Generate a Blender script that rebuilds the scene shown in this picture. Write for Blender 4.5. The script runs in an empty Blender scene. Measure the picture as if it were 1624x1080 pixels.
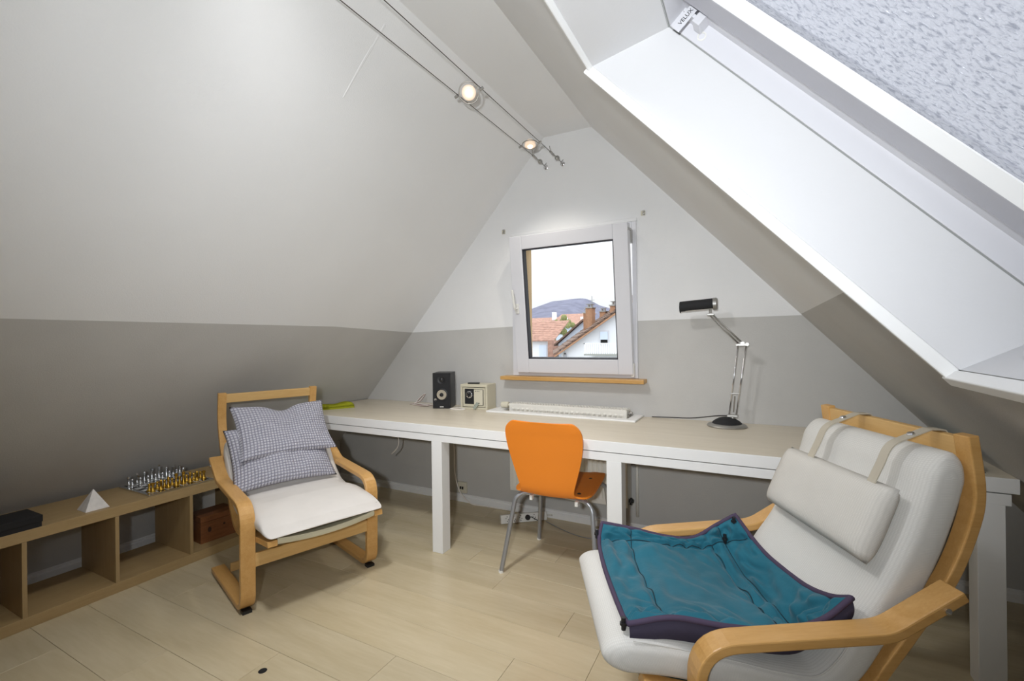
import bpy, bmesh, math, random
from mathutils import Vector, Matrix, noise

random.seed(7)
C = bpy.context.scene.collection
SC = bpy.context.scene
PI = math.pi

# ------------------------------------------------------------------ camera, sky, lights, exposure
cam_d = bpy.data.cameras.new('camera')
cam = bpy.data.objects.new('camera', cam_d)
C.objects.link(cam)
RIGHT = Vector((0.88489712, 0.46562641, -0.0122121))
DOWN = Vector((-0.01089657, -0.00551707, -0.99992541))
FWD = Vector((-0.46565905, 0.88496419, 0.0001917))
m = Matrix.Identity(4)
for i in range(3):
    m[i][0], m[i][1], m[i][2] = RIGHT[i], -DOWN[i], -FWD[i]
m.translation = Vector((0, 0, 1.27))
cam.matrix_world = m
cam_d.sensor_width = 36.0
cam_d.lens = 36.0 * 729.8 / 1624.0
cam_d.clip_start = 0.02
cam_d.clip_end = 4000
SC.camera = cam

world = bpy.data.worlds.new('overcast sky')
SC.world = world
world.use_nodes = True
bg = world.node_tree.nodes['Background']
bg.inputs[0].default_value = (0.95, 0.97, 1.0, 1)
# overcast sky: about three times as bright overhead as at the horizon
_nt = world.node_tree
_tc = _nt.nodes.new('ShaderNodeTexCoord'); _sp = _nt.nodes.new('ShaderNodeSeparateXYZ')
_mr = _nt.nodes.new('ShaderNodeMapRange')
_mr.inputs['From Min'].default_value = 0.0; _mr.inputs['From Max'].default_value = 1.0
_mr.inputs['To Min'].default_value = 0.94; _mr.inputs['To Max'].default_value = 3.3
_nt.links.new(_tc.outputs['Generated'], _sp.inputs[0]); _nt.links.new(_sp.outputs[2], _mr.inputs['Value'])
_nt.links.new(_mr.outputs[0], bg.inputs[1])

def area_light(name, loc, aim, size, power, color=(1, 1, 1), spread=180):
    d = bpy.data.lights.new(name, 'AREA')
    d.shape = 'DISK'; d.size = size; d.energy = power; d.color = color
    d.spread = math.radians(spread)
    o = bpy.data.objects.new(name, d); C.objects.link(o)
    o.location = loc
    o.rotation_euler = (Vector(aim) - Vector(loc)).to_track_quat('-Z', 'Y').to_euler()
    return o
# the photographer's flash beside the lens, and added fill lights out of view
def spot_light(name, loc, aim, size, power, color, cone, blend):
    d = bpy.data.lights.new(name, 'SPOT')
    d.energy = power; d.color = color; d.spot_size = math.radians(cone); d.spot_blend = blend; d.shadow_soft_size = size
    o = bpy.data.objects.new(name, d); C.objects.link(o)
    o.location = loc
    o.rotation_euler = (Vector(aim) - Vector(loc)).to_track_quat('-Z', 'Y').to_euler()
    return o
spot_light('camera_flash', (-0.04, -0.32, 1.42), (-1.42, 2.9, 2.02), 0.04, 152, (0.93, 0.968, 1.0), 117, 1.0)
area_light('added_up_fill', (-0.45, -0.75, 1.0), (-0.9, -0.7, 2.7), 0.3, 2, (0.95, 0.97, 1.0), 160)  # added unseen fill, bounced upwards behind the camera
area_light('added_overhead_fill', (-1.14, 0.78, 2.70), (-1.35, 2.2, 0.0), 0.3, 14.5, (0.97, 0.98, 1.0), 104)  # added unseen fill from overhead, brightens floor and desk

SC.view_settings.view_transform = 'Standard'
SC.view_settings.look = 'None'
SC.view_settings.exposure = 0.02
SC.view_settings.gamma = 1.0
SC.view_settings.use_curve_mapping = False

# ------------------------------------------------------------------ materials
MATS = {}
def _bump(nt, src, strength, dist, normal_in, prev=None):
    b = nt.nodes.new('ShaderNodeBump'); b.inputs['Strength'].default_value = strength
    b.inputs['Distance'].default_value = dist
    nt.links.new(src, b.inputs['Height'])
    if prev is not None: nt.links.new(prev, b.inputs['Normal'])
    if normal_in is not None: nt.links.new(b.outputs[0], normal_in)
    return b.outputs[0]

def mat(name, col, rough=0.6, metal=0.0, bump=None, mottle=0.0, mscale=6.0, spec=0.5, emit=None, sheen=0.0):
    """bump = (scale, strength, distance)"""
    M = bpy.data.materials.new(name); M.use_nodes = True
    nt = M.node_tree; p = nt.nodes['Principled BSDF']
    p.inputs['Base Color'].default_value = (*col, 1)
    p.inputs['Roughness'].default_value = rough
    p.inputs['Metallic'].default_value = metal
    p.inputs['Specular IOR Level'].default_value = spec
    if sheen: p.inputs['Sheen Weight'].default_value = sheen
    tc = nt.nodes.new('ShaderNodeTexCoord')
    if mottle:
        n = nt.nodes.new('ShaderNodeTexNoise'); n.inputs['Scale'].default_value = mscale
        n.inputs['Detail'].default_value = 5
        nt.links.new(tc.outputs['Object'], n.inputs['Vector'])
        r = nt.nodes.new('ShaderNodeMapRange')
        r.inputs['From Min'].default_value = 0.3; r.inputs['From Max'].default_value = 0.7
        r.inputs['To Min'].default_value = 1 - mottle; r.inputs['To Max'].default_value = 1 + mottle
        nt.links.new(n.outputs['Fac'], r.inputs['Value'])
        mx = nt.nodes.new('ShaderNodeVectorMath'); mx.operation = 'SCALE'
        mx.inputs[0].default_value = col
        nt.links.new(r.outputs[0], mx.inputs['Scale'])
        nt.links.new(mx.outputs[0], p.inputs['Base Color'])
    if bump:
        n = nt.nodes.new('ShaderNodeTexNoise'); n.inputs['Scale'].default_value = bump[0]
        n.inputs['Detail'].default_value = 3
        nt.links.new(tc.outputs['Object'], n.inputs['Vector'])
        _bump(nt, n.outputs['Fac'], bump[1], bump[2], p.inputs['Normal'])
    if emit:
        p.inputs['Emission Color'].default_value = (*emit[0], 1)
        p.inputs['Emission Strength'].default_value = emit[1]
    MATS[name] = M
    return M

def wood(name, c1, c2, rough=0.4, axis=0, stretch=14.0, scale=3.0, rnd=0.0, fine=0.35, bump=0.03):
    """streaky grain running along the object axis given"""
    M = bpy.data.materials.new(name); M.use_nodes = True
    nt = M.node_tree; p = nt.nodes['Principled BSDF']; p.inputs['Roughness'].default_value = rough
    tc = nt.nodes.new('ShaderNodeTexCoord')
    mp = nt.nodes.new('ShaderNodeMapping')
    s = [stretch, stretch, stretch]; s[axis] = 1.0
    mp.inputs['Scale'].default_value = s
    nt.links.new(tc.outputs['Object'], mp.inputs['Vector'])
    vec = mp.outputs[0]
    if rnd:
        oi = nt.nodes.new('ShaderNodeObjectInfo')
        ml = nt.nodes.new('ShaderNodeMath'); ml.operation = 'MULTIPLY'; ml.inputs[1].default_value = 57.0
        nt.links.new(oi.outputs['Random'], ml.inputs[0])
        ad = nt.nodes.new('ShaderNodeVectorMath'); ad.operation = 'ADD'
        nt.links.new(vec, ad.inputs[0]); nt.links.new(ml.outputs[0], ad.inputs[1])
        vec = ad.outputs[0]
    n = nt.nodes.new('ShaderNodeTexNoise'); n.inputs['Scale'].default_value = scale
    n.inputs['Detail'].default_value = 6; n.inputs['Roughness'].default_value = 0.6
    nt.links.new(vec, n.inputs['Vector'])
    n2 = nt.nodes.new('ShaderNodeTexNoise'); n2.inputs['Scale'].default_value = scale * 7
    n2.inputs['Detail'].default_value = 3
    nt.links.new(vec, n2.inputs['Vector'])
    mixf = nt.nodes.new('ShaderNodeMix'); mixf.data_type = 'FLOAT'; mixf.inputs[0].default_value = fine
    nt.links.new(n.outputs['Fac'], mixf.inputs[2]); nt.links.new(n2.outputs['Fac'], mixf.inputs[3])
    r = nt.nodes.new('ShaderNodeValToRGB')
    r.color_ramp.elements[0].position = 0.33; r.color_ramp.elements[0].color = (*c1, 1)
    r.color_ramp.elements[1].position = 0.66; r.color_ramp.elements[1].color = (*c2, 1)
    nt.links.new(mixf.outputs[0], r.inputs['Fac'])
    col = r.outputs['Color']
    if rnd:
        mr = nt.nodes.new('ShaderNodeMapRange'); mr.inputs['To Min'].default_value = 1 - rnd; mr.inputs['To Max'].default_value = 1 + rnd
        nt.links.new(oi.outputs['Random'], mr.inputs['Value'])
        sc = nt.nodes.new('ShaderNodeVectorMath'); sc.operation = 'SCALE'
        nt.links.new(col, sc.inputs[0]); nt.links.new(mr.outputs[0], sc.inputs['Scale'])
        col = sc.outputs[0]
    nt.links.new(col, p.inputs['Base Color'])
    if bump: _bump(nt, n2.outputs['Fac'], bump, 0.002, p.inputs['Normal'])
    MATS[name] = M
    return M

def weave(name, col, col2, rough, freq_u, freq_v, strength, dist, lines=0.0, mottle=0.0, sharp=1.0):
    """woven cloth on UVs in metres: ribs along u and v, optional darker lines between them"""
    M = bpy.data.materials.new(name); M.use_nodes = True
    nt = M.node_tree; p = nt.nodes['Principled BSDF']
    p.inputs['Roughness'].default_value = rough
    p.inputs['Specular IOR Level'].default_value = 0.2
    tc = nt.nodes.new('ShaderNodeTexCoord')
    sp = nt.nodes.new('ShaderNodeSeparateXYZ')
    nz = nt.nodes.new('ShaderNodeTexNoise'); nz.inputs['Scale'].default_value = 30
    nt.links.new(tc.outputs['UV'], nz.inputs['Vector'])
    ad = nt.nodes.new('ShaderNodeVectorMath'); ad.operation = 'MULTIPLY_ADD'
    ad.inputs[1].default_value = (0.0025, 0.0025, 0)
    nt.links.new(nz.outputs['Color'], ad.inputs[0]); nt.links.new(tc.outputs['UV'], ad.inputs[2])
    nt.links.new(ad.outputs[0], sp.inputs[0])
    outs = []
    for k, fq in ((0, freq_u), (1, freq_v)):
        if not fq: continue
        a = nt.nodes.new('ShaderNodeMath'); a.operation = 'MULTIPLY'; a.inputs[1].default_value = fq * PI
        nt.links.new(sp.outputs[k], a.inputs[0])
        b = nt.nodes.new('ShaderNodeMath'); b.operation = 'SINE'; nt.links.new(a.outputs[0], b.inputs[0])
        c = nt.nodes.new('ShaderNodeMath'); c.operation = 'ABSOLUTE'; nt.links.new(b.outputs[0], c.inputs[0])
        d = nt.nodes.new('ShaderNodeMath'); d.operation = 'POWER'; d.inputs[1].default_value = sharp
        nt.links.new(c.outputs[0], d.inputs[0])
        outs.append(d.outputs[0])
    h = outs[0]
    if len(outs) == 2:
        mu = nt.nodes.new('ShaderNodeMath'); mu.operation = 'MULTIPLY'
        nt.links.new(outs[0], mu.inputs[0]); nt.links.new(outs[1], mu.inputs[1]); h = mu.outputs[0]
    mx = nt.nodes.new('ShaderNodeMix'); mx.data_type = 'RGBA'
    mx.inputs[6].default_value = (*col2, 1); mx.inputs[7].default_value = (*col, 1)
    nt.links.new(h, mx.inputs[0])
    nt.links.new(mx.outputs[2], p.inputs['Base Color'])
    _bump(nt, h, strength, dist, p.inputs['Normal'])
    MATS[name] = M
    return M

def glass_mat(name, tint, gloss_rough=0.0):
    M = bpy.data.materials.new(name); M.use_nodes = True
    nt = M.node_tree; nt.nodes.remove(nt.nodes['Principled BSDF'])
    out = nt.nodes['Material Output']
    t = nt.nodes.new('ShaderNodeBsdfTransparent'); t.inputs[0].default_value = (*tint, 1)
    g = nt.nodes.new('ShaderNodeBsdfGlossy'); g.inputs['Roughness'].default_value = gloss_rough
    f = nt.nodes.new('ShaderNodeFresnel'); f.inputs[0].default_value = 1.35
    mx = nt.nodes.new('ShaderNodeMixShader')
    nt.links.new(f.outputs[0], mx.inputs[0]); nt.links.new(t.outputs[0], mx.inputs[1]); nt.links.new(g.outputs[0], mx.inputs[2])
    nt.links.new(mx.outputs[0], out.inputs[0])
    MATS[name] = M
    return M

def rain_glass(name):
    """patterned, rippled roof-window glass: scatters the daylight, partly clear"""
    M = bpy.data.materials.new(name); M.use_nodes = True
    nt = M.node_tree; nt.nodes.remove(nt.nodes['Principled BSDF'])
    out = nt.nodes['Material Output']
    tc = nt.nodes.new('ShaderNodeTexCoord')
    mp = nt.nodes.new('ShaderNodeMapping'); mp.inputs['Scale'].default_value = (1.0, 1.7, 1.0)
    nt.links.new(tc.outputs['UV'], mp.inputs[0])
    v = nt.nodes.new('ShaderNodeTexNoise'); v.inputs['Scale'].default_value = 70; v.inputs['Detail'].default_value = 3
    v.inputs['Distortion'].default_value = 0.6
    nt.links.new(mp.outputs[0], v.inputs['Vector'])
    bp = nt.nodes.new('ShaderNodeBump'); bp.inputs['Strength'].default_value = 1.0; bp.inputs['Distance'].default_value = 0.016
    nt.links.new(v.outputs['Fac'], bp.inputs['Height'])
    tl = nt.nodes.new('ShaderNodeBsdfTranslucent'); tl.inputs[0].default_value = (0.72, 0.74, 0.80, 1)
    df = nt.nodes.new('ShaderNodeBsdfDiffuse'); df.inputs[0].default_value = (0.66, 0.68, 0.74, 1)
    gl = nt.nodes.new('ShaderNodeBsdfGlossy'); gl.inputs['Roughness'].default_value = 0.22
    gl.inputs[0].default_value = (0.9, 0.92, 1, 1)
    for s in (tl, df, gl): nt.links.new(bp.outputs[0], s.inputs['Normal'])
    a = nt.nodes.new('ShaderNodeMixShader'); a.inputs[0].default_value = 0.35
    nt.links.new(tl.outputs[0], a.inputs[1]); nt.links.new(df.outputs[0], a.inputs[2])
    b = nt.nodes.new('ShaderNodeMixShader'); b.inputs[0].default_value = 0.12
    nt.links.new(a.outputs[0], b.inputs[1]); nt.links.new(gl.outputs[0], b.inputs[2])
    tr = nt.nodes.new('ShaderNodeBsdfTransparent'); tr.inputs[0].default_value = (0.66, 0.68, 0.74, 1)
    rp = nt.nodes.new('ShaderNodeValToRGB')  # bright and dark marks of refracting ripples, painted into the tint
    rp.color_ramp.elements[0].position = 0.33; rp.color_ramp.elements[0].color = (0.20, 0.215, 0.255, 1)
    rp.color_ramp.elements[1].position = 0.50; rp.color_ramp.elements[1].color = (0.39, 0.405, 0.445, 1)
    nt.links.new(v.outputs['Fac'], rp.inputs[0])
    nt.links.new(rp.outputs[0], tl.inputs[0]); nt.links.new(rp.outputs[0], tr.inputs[0])
    c = nt.nodes.new('ShaderNodeMixShader'); c.inputs[0].default_value = 0.40
    nt.links.new(b.outputs[0], c.inputs[1]); nt.links.new(tr.outputs[0], c.inputs[2])
    nt.links.new(c.outputs[0], out.inputs[0])
    MATS[name] = M
    return M

M_white = mat('white wall paint', (0.82, 0.82, 0.82), 0.85, bump=(190, 0.35, 0.002), mottle=0.012, mscale=3)
M_grey = mat('warm grey wall paint', (0.545, 0.535, 0.515), 0.85, bump=(190, 0.4, 0.002), mottle=0.03, mscale=4)
M_backwall = mat('dark wall behind the viewer', (0.12, 0.10, 0.085), 0.8)  # unseen wall, its colour darkened to cut bounced light
M_trimw = mat('white lacquer', (0.86, 0.86, 0.85), 0.4)
M_reveal = mat('white reveal plaster', (0.70, 0.70, 0.71), 0.7, bump=(120, 0.15, 0.002))
M_frame = mat('white window plastic', (0.70, 0.70, 0.735), 0.3)
M_joint = mat('grey gap shade', (0.30, 0.31, 0.30), 0.9)
M_sash = mat('brushed painted sash wood', (0.50, 0.50, 0.55), 0.35, bump=(60, 0.15, 0.002))
M_gasket = mat('dark rubber gasket', (0.02, 0.02, 0.03), 0.6)
M_dark = mat('black void', (0.01, 0.01, 0.01), 0.9)
M_birch = wood('birch bentwood', (0.55, 0.295, 0.085), (0.66, 0.385, 0.14), 0.35, axis=1, stretch=10, scale=3.0)
M_birch2 = wood('light birch rail', (0.60, 0.36, 0.13), (0.69, 0.45, 0.185), 0.38, axis=0, stretch=10, scale=3.0)
M_floor = wood('pale maple laminate', (0.55, 0.46, 0.295), (0.66, 0.57, 0.395), 0.27, axis=0, stretch=7, scale=1.3, rnd=0.06, fine=0.25, bump=0.01)
M_subfloor = mat('dark floor joint', (0.22, 0.17, 0.11), 0.9)
M_desk = wood('pale desk laminate', (0.64, 0.57, 0.455), (0.72, 0.65, 0.53), 0.35, axis=0, stretch=9, scale=2.0, fine=0.3, bump=0.01)
M_shelf = wood('beech veneer', (0.40, 0.275, 0.125), (0.46, 0.325, 0.16), 0.45, axis=1, stretch=12, scale=3)
M_shelfv = wood('beech veneer upright', (0.38, 0.26, 0.12), (0.44, 0.31, 0.155), 0.45, axis=2, stretch=12, scale=3)
M_sill = wood('honey pine sill', (0.50, 0.27, 0.08), (0.62, 0.37, 0.13), 0.4, axis=0, stretch=10, scale=3)
M_pine = wood('red stained pine', (0.16, 0.055, 0.018), (0.26, 0.10, 0.035), 0.45, axis=1, stretch=8, scale=5)
M_white = MATS['white wall paint']
M_cream = weave('cream ribbed cotton', (0.73, 0.715, 0.68), (0.64, 0.625, 0.59), 0.9, 150, 250, 0.25, 0.0015)
M_creamp = weave('beige ribbed cotton', (0.69, 0.66, 0.61), (0.60, 0.575, 0.53), 0.9, 150, 260, 0.25, 0.0012)
M_linen = mat('natural linen', (0.72, 0.685, 0.645), 0.9, bump=(260, 0.25, 0.0015), mottle=0.03, mscale=9, spec=0.2)
M_webbing = mat('cream webbing', (0.64, 0.60, 0.44), 0.8, bump=(300, 0.2, 0.001), spec=0.2)
M_strap = mat('beige leather strap', (0.50, 0.45, 0.36), 0.6)
M_waffle = weave('lilac grey waffle cloth', (0.61, 0.60, 0.66), (0.28, 0.28, 0.36), 0.9, 62, 62, 0.9, 0.007, sharp=0.6)
M_teal = mat('teal cotton', (0.014, 0.125, 0.180), 0.8, bump=(26, 0.3, 0.010), mottle=0.14, mscale=5, spec=0.25, sheen=0.15)
M_seam = mat('dark teal thread', (0.006, 0.03, 0.045), 0.9)
M_purple = mat('dark plum cotton', (0.045, 0.038, 0.062), 0.85, bump=(24, 0.35, 0.01), mottle=0.1, mscale=7, spec=0.2)
M_piping = mat('plum piping', (0.075, 0.055, 0.095), 0.8, bump=(200, 0.2, 0.001), spec=0.2)
M_black = mat('black plastic', (0.012, 0.012, 0.014), 0.4)
M_matblack = mat('matt black', (0.010, 0.010, 0.012), 0.75)
M_orange = mat('orange lacquer', (0.86, 0.25, 0.020), 0.42)
M_orange2 = M_orange
M_steel = mat('grey painted steel', (0.38, 0.39, 0.41), 0.35, 0.6)
M_chrome = mat('chrome', (0.75, 0.75, 0.77), 0.18, 1.0)
M_wire = mat('dark bronze wire', (0.09, 0.07, 0.055), 0.4, 0.5)
M_satin = mat('satin nickel', (0.42, 0.41, 0.39), 0.42, 0.9)
M_radiator = mat('radiator enamel', (0.80, 0.78, 0.72), 0.35)
M_beige = mat('beige enamel', (0.62, 0.58, 0.45), 0.45)
M_beige2 = mat('pale beige plastic', (0.66, 0.62, 0.50), 0.45)
M_wplast = mat('white plastic', (0.78, 0.77, 0.73), 0.4)
M_cone = mat('speaker cone', (0.42, 0.37, 0.29), 0.6)
M_olive = mat('olive towel', (0.30, 0.31, 0.02), 0.95, bump=(240, 0.5, 0.003), mottle=0.1, mscale=12, spec=0.1)
M_tealblanket = mat('teal fleece', (0.010, 0.085, 0.105), 0.9, bump=(60, 0.3, 0.004), spec=0.1)
M_gold = mat('gold metal', (0.62, 0.38, 0.06), 0.28, 1.0)
M_silver = mat('silver metal', (0.72, 0.74, 0.76), 0.22, 1.0)
M_marble = mat('white marble', (0.80, 0.77, 0.74), 0.35, mottle=0.10, mscale=28)
M_lampglass = mat('frosted lamp glass', (0.9, 0.78, 0.66), 0.3, emit=((1.0, 0.68, 0.45), 0.45))
M_filament = mat('glowing halogen bulb', (1, 0.95, 0.85), 0.3, emit=((1.0, 0.86, 0.66), 1.6))
M_reddot = mat('red switch', (0.25, 0.012, 0.012), 0.3)
M_cable = mat('white cable', (0.80, 0.76, 0.71), 0.5)
M_cabler = mat('red brown cable', (0.20, 0.07, 0.05), 0.5)
M_extwhite = mat('white render', (0.86, 0.88, 0.92), 0.9)
M_extblue = mat('pale blue render', (0.68, 0.77, 0.90), 0.9)
M_tile = mat('brown roof tile', (0.19, 0.125, 0.095), 0.9, mottle=0.35, mscale=6)
M_tiler = mat('red roof tile', (0.40, 0.235, 0.18), 0.9, mottle=0.25, mscale=5)
M_brick = mat('orange chimney brick', (0.42, 0.235, 0.14), 0.9, mottle=0.15, mscale=9)
M_hill = mat('hazy wooded hill', (0.20, 0.205, 0.265), 1.0, mottle=0.16, mscale=0.035, spec=0.0)
M_ground = mat('pale ground', (0.35, 0.36, 0.33), 1.0)
M_ochre = mat('ochre plaster', (0.55, 0.40, 0.23), 0.9)
M_shrub = mat('spring green shrub', (0.24, 0.25, 0.10), 0.9, mottle=0.3, mscale=8)
M_pane = glass_mat('clear window glass', (0.97, 0.98, 0.98))
M_rain = rain_glass('patterned roof glass')
M_tag = mat('grey green paper tag', (0.30, 0.33, 0.28), 0.6)

def chess_board_mat():
    M = bpy.data.materials.new('mirror chess squares'); M.use_nodes = True
    nt = M.node_tree; p = nt.nodes['Principled BSDF']
    tc = nt.nodes.new('ShaderNodeTexCoord')
    ck = nt.nodes.new('ShaderNodeTexChecker'); ck.inputs['Scale'].default_value = 8
    ck.inputs[1].default_value = (0.62, 0.62, 0.62, 1); ck.inputs[2].default_value = (0.02, 0.02, 0.02, 1)
    nt.links.new(tc.outputs['UV'], ck.inputs['Vector'])
    nt.links.new(ck.outputs['Color'], p.inputs['Base Color'])
    p.inputs['Roughness'].default_value = 0.25
    return M
M_chess = chess_board_mat()

# ------------------------------------------------------------------ mesh helpers
def fillet(pts, rads, n=6):
    out = []
    for i, p in enumerate(pts):
        p = Vector(p)
        r = rads[i] if i < len(rads) else 0
        if i == 0 or i == len(pts) - 1 or not r:
            out.append(p); continue
        a, b = Vector(pts[i - 1]), Vector(pts[i + 1])
        d1, d2 = (a - p), (b - p)
        l1, l2 = d1.length, d2.length
        d1.normalize(); d2.normalize()
        ang = d1.angle(d2)
        t = min(r / max(math.tan(ang / 2), 1e-4), 0.49 * l1, 0.49 * l2)
        q1, q2 = p + d1 * t, p + d2 * t
        for k in range(n + 1):
            s = k / n
            out.append(q1 * (1 - s) ** 2 + p * 2 * s * (1 - s) + q2 * s * s)
    return out

def catmull(pts, n=6):
    P = [Vector(p) for p in pts]
    P = [P[0] * 2 - P[1]] + P + [P[-1] * 2 - P[-2]]
    out = []
    for i in range(1, len(P) - 2):
        a, b, c, d = P[i - 1], P[i], P[i + 1], P[i + 2]
        for k in range(n):
            t = k / n
            out.append(0.5 * ((2 * b) + (c - a) * t + (2 * a - 5 * b + 4 * c - d) * t * t + (3 * b - a - 3 * c + d) * t ** 3))
    out.append(P[-2])
    return out

class MB:
    def __init__(s): s.v = []; s.f = []; s.m = []; s.uv = {}
    def add(s, vs, fs, mi=0, T=None):
        o = len(s.v)
        for p in vs:
            p = Vector(p)
            s.v.append(T @ p if T is not None else p)
        for f in fs:
            s.f.append(tuple(i + o for i in f)); s.m.append(mi)
        return o
    def box(s, x0, y0, z0, x1, y1, z1, mi=0, T=None):
        vs = [(x, y, z) for z in (z0, z1) for y in (y0, y1) for x in (x0, x1)]
        fs = [(0, 2, 3, 1), (4, 5, 7, 6), (0, 1, 5, 4), (2, 6, 7, 3), (0, 4, 6, 2), (1, 3, 7, 5)]
        s.add(vs, fs, mi, T); return s
    def hexa(s, vs, mi=0):
        fs = [(0, 2, 3, 1), (4, 5, 7, 6), (0, 1, 5, 4), (2, 6, 7, 3), (0, 4, 6, 2), (1, 3, 7, 5)]
        s.add(vs, fs, mi); return s
    def poly(s, pts, mi=0):
        s.add(pts, [tuple(range(len(pts)))], mi); return s
    def prism(s, poly, d, mi=0, T=None):
        """polygon of 3D points pushed along the vector d"""
        d = Vector(d); n = len(poly)
        vs = [Vector(p) for p in poly] + [Vector(p) + d for p in poly]
        fs = [tuple(range(n - 1, -1, -1)), tuple(range(n, 2 * n))]
        fs += [(i, (i + 1) % n, n + (i + 1) % n, n + i) for i in range(n)]
        s.add(vs, fs, mi, T); return s
    def tube(s, path, r, n=10, mi=0, T=None, closed=False):
        P = [Vector(p) for p in path]
        N = len(P)
        rr = r if isinstance(r, (list, tuple)) else [r] * N
        tang = []
        for i in range(N):
            if closed: t = P[(i + 1) % N] - P[i - 1]
            else: t = P[min(i + 1, N - 1)] - P[max(i - 1, 0)]
            tang.append(t.normalized() if t.length > 1e-9 else Vector((0, 0, 1)))
        ref = Vector((0, 0, 1)) if abs(tang[0].z) < 0.9 else Vector((1, 0, 0))
        u = (ref - tang[0] * ref.dot(tang[0])).normalized()
        vs = []
        for i in range(N):
            u = (u - tang[i] * u.dot(tang[i]))
            u = u.normalized() if u.length > 1e-6 else tang[i].orthogonal().normalized()
            w = tang[i].cross(u)
            for k in range(n):
                a = 2 * PI * k / n
                vs.append(P[i] + (u * math.cos(a) + w * math.sin(a)) * rr[i])
        fs = []
        for i in range(N if closed else N - 1):
            j = (i + 1) % N
            for k in range(n):
                k2 = (k + 1) % n
                fs.append((i * n + k, i * n + k2, j * n + k2, j * n + k))
        if not closed:
            fs.append(tuple(range(n - 1, -1, -1))); fs.append(tuple((N - 1) * n + k for k in range(n)))
        s.add(vs, fs, mi, T); return s
    def cyl(s, p0, p1, r, n=16, mi=0, r1=None, T=None):
        return s.tube([p0, p1], [r, r if r1 is None else r1], n, mi, T)
    def lathe(s, prof, n=20, mi=0, T=None):
        """profile of (radius, z) turned about z"""
        vs = []; fs = []
        for r, z in prof:
            for k in range(n):
                a = 2 * PI * k / n
                vs.append((r * math.cos(a), r * math.sin(a), z))
        for i in range(len(prof) - 1):
            for k in range(n):
                k2 = (k + 1) % n
                fs.append((i * n + k, i * n + k2, (i + 1) * n + k2, (i + 1) * n + k))
        fs.append(tuple(range(n - 1, -1, -1))); fs.append(tuple((len(prof) - 1) * n + k for k in range(n)))
        s.add(vs, fs, mi, T); return s
    def strip(s, path, x0, x1, th, mi=0, T=None):
        """laminated strip: path of (y, z) centre points, width x0..x1, thickness th"""
        P = [Vector((p[0], p[1])) for p in path]
        N = len(P); vs = []
        for i in range(N):
            t = (P[min(i + 1, N - 1)] - P[max(i - 1, 0)]).normalized()
            nn = Vector((-t.y, t.x)) * th / 2
            a, b = P[i] + nn, P[i] - nn
            vs += [(x0, a.x, a.y), (x1, a.x, a.y), (x1, b.x, b.y), (x0, b.x, b.y)]
        fs = [(3, 2, 1, 0), tuple((N - 1) * 4 + k for k in range(4))]
        for i in range(N - 1):
            for k in range(4):
                k2 = (k + 1) % 4
                fs.append((i * 4 + k, i * 4 + k2, (i + 1) * 4 + k2, (i + 1) * 4 + k))
        s.add(vs, fs, mi, T); return s
    def grid(s, fn, nu, nv, mi=0, uvfn=None, flip=False):
        o = len(s.v)
        vs = [fn(i / nu, j / nv) for j in range(nv + 1) for i in range(nu + 1)]
        fs = []
        for j in range(nv):
            for i in range(nu):
                q = (j * (nu + 1) + i, j * (nu + 1) + i + 1, (j + 1) * (nu + 1) + i + 1, (j + 1) * (nu + 1) + i)
                fs.append(q[::-1] if flip else q)
        s.add(vs, fs, mi)
        if uvfn:
            for j in range(nv + 1):
                for i in range(nu + 1): s.uv[o + j * (nu + 1) + i] = uvfn(i / nu, j / nv)
        return s
    def build(s, name, mats, parent=None, smooth=False, bevel=0.0, seg=2, loc=None, subsurf=0, recalc=True, weld=False):
        me = bpy.data.meshes.new(name)
        me.from_pydata([tuple(p) for p in s.v], [], s.f)
        if not isinstance(mats, (list, tuple)): mats = [mats]
        for k in mats: me.materials.append(k)
        for i, p in enumerate(me.polygons):
            p.material_index = min(s.m[i], len(mats) - 1)
            p.use_smooth = bool(smooth)
        if s.uv:
            L = me.uv_layers.new(name='UVMap')
            for lp in me.loops:
                L.data[lp.index].uv = s.uv.get(lp.vertex_index, (0, 0))
        if recalc or weld:
            bm = bmesh.new(); bm.from_mesh(me)
            if weld: bmesh.ops.remove_doubles(bm, verts=bm.verts, dist=1e-5)
            if recalc: bmesh.ops.recalc_face_normals(bm, faces=bm.faces)
            bm.to_mesh(me); bm.free()
        me.update()
        o = bpy.data.objects.new(name, me); C.objects.link(o)
        if parent is not None: o.parent = parent
        if loc is not None: o.location = loc
        if bevel:
            b = o.modifiers.new('edge', 'BEVEL'); b.width = bevel; b.segments = seg; b.limit_method = 'ANGLE'
            b.angle_limit = math.radians(40)
        if subsurf:
            b = o.modifiers.new('smooth', 'SUBSURF'); b.levels = subsurf; b.render_levels = subsurf
        if smooth == 'auto':
            try:
                me.set_sharp_from_angle(angle=math.radians(35))
            except Exception:
                pass
        return o

def thing(name, label, cat, loc=(0, 0, 0), rz=0.0, group=None):
    o = bpy.data.objects.new(name, None); C.objects.link(o)
    o.empty_display_size = 0.05
    o.location = loc; o.rotation_euler = (0, 0, rz)
    o['label'] = label; o['category'] = cat
    if group: o['group'] = group
    return o
def tag(o, label, cat, group=None):
    o['label'] = label; o['category'] = cat
    if group: o['group'] = group
    return o
def struct(o, label=None):
    o['kind'] = 'structure'
    if label: o['label'] = label
    return o
def RT(loc, rz=0.0): return Matrix.Translation(Vector(loc)) @ Matrix.Rotation(rz, 4, 'Z')

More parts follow.
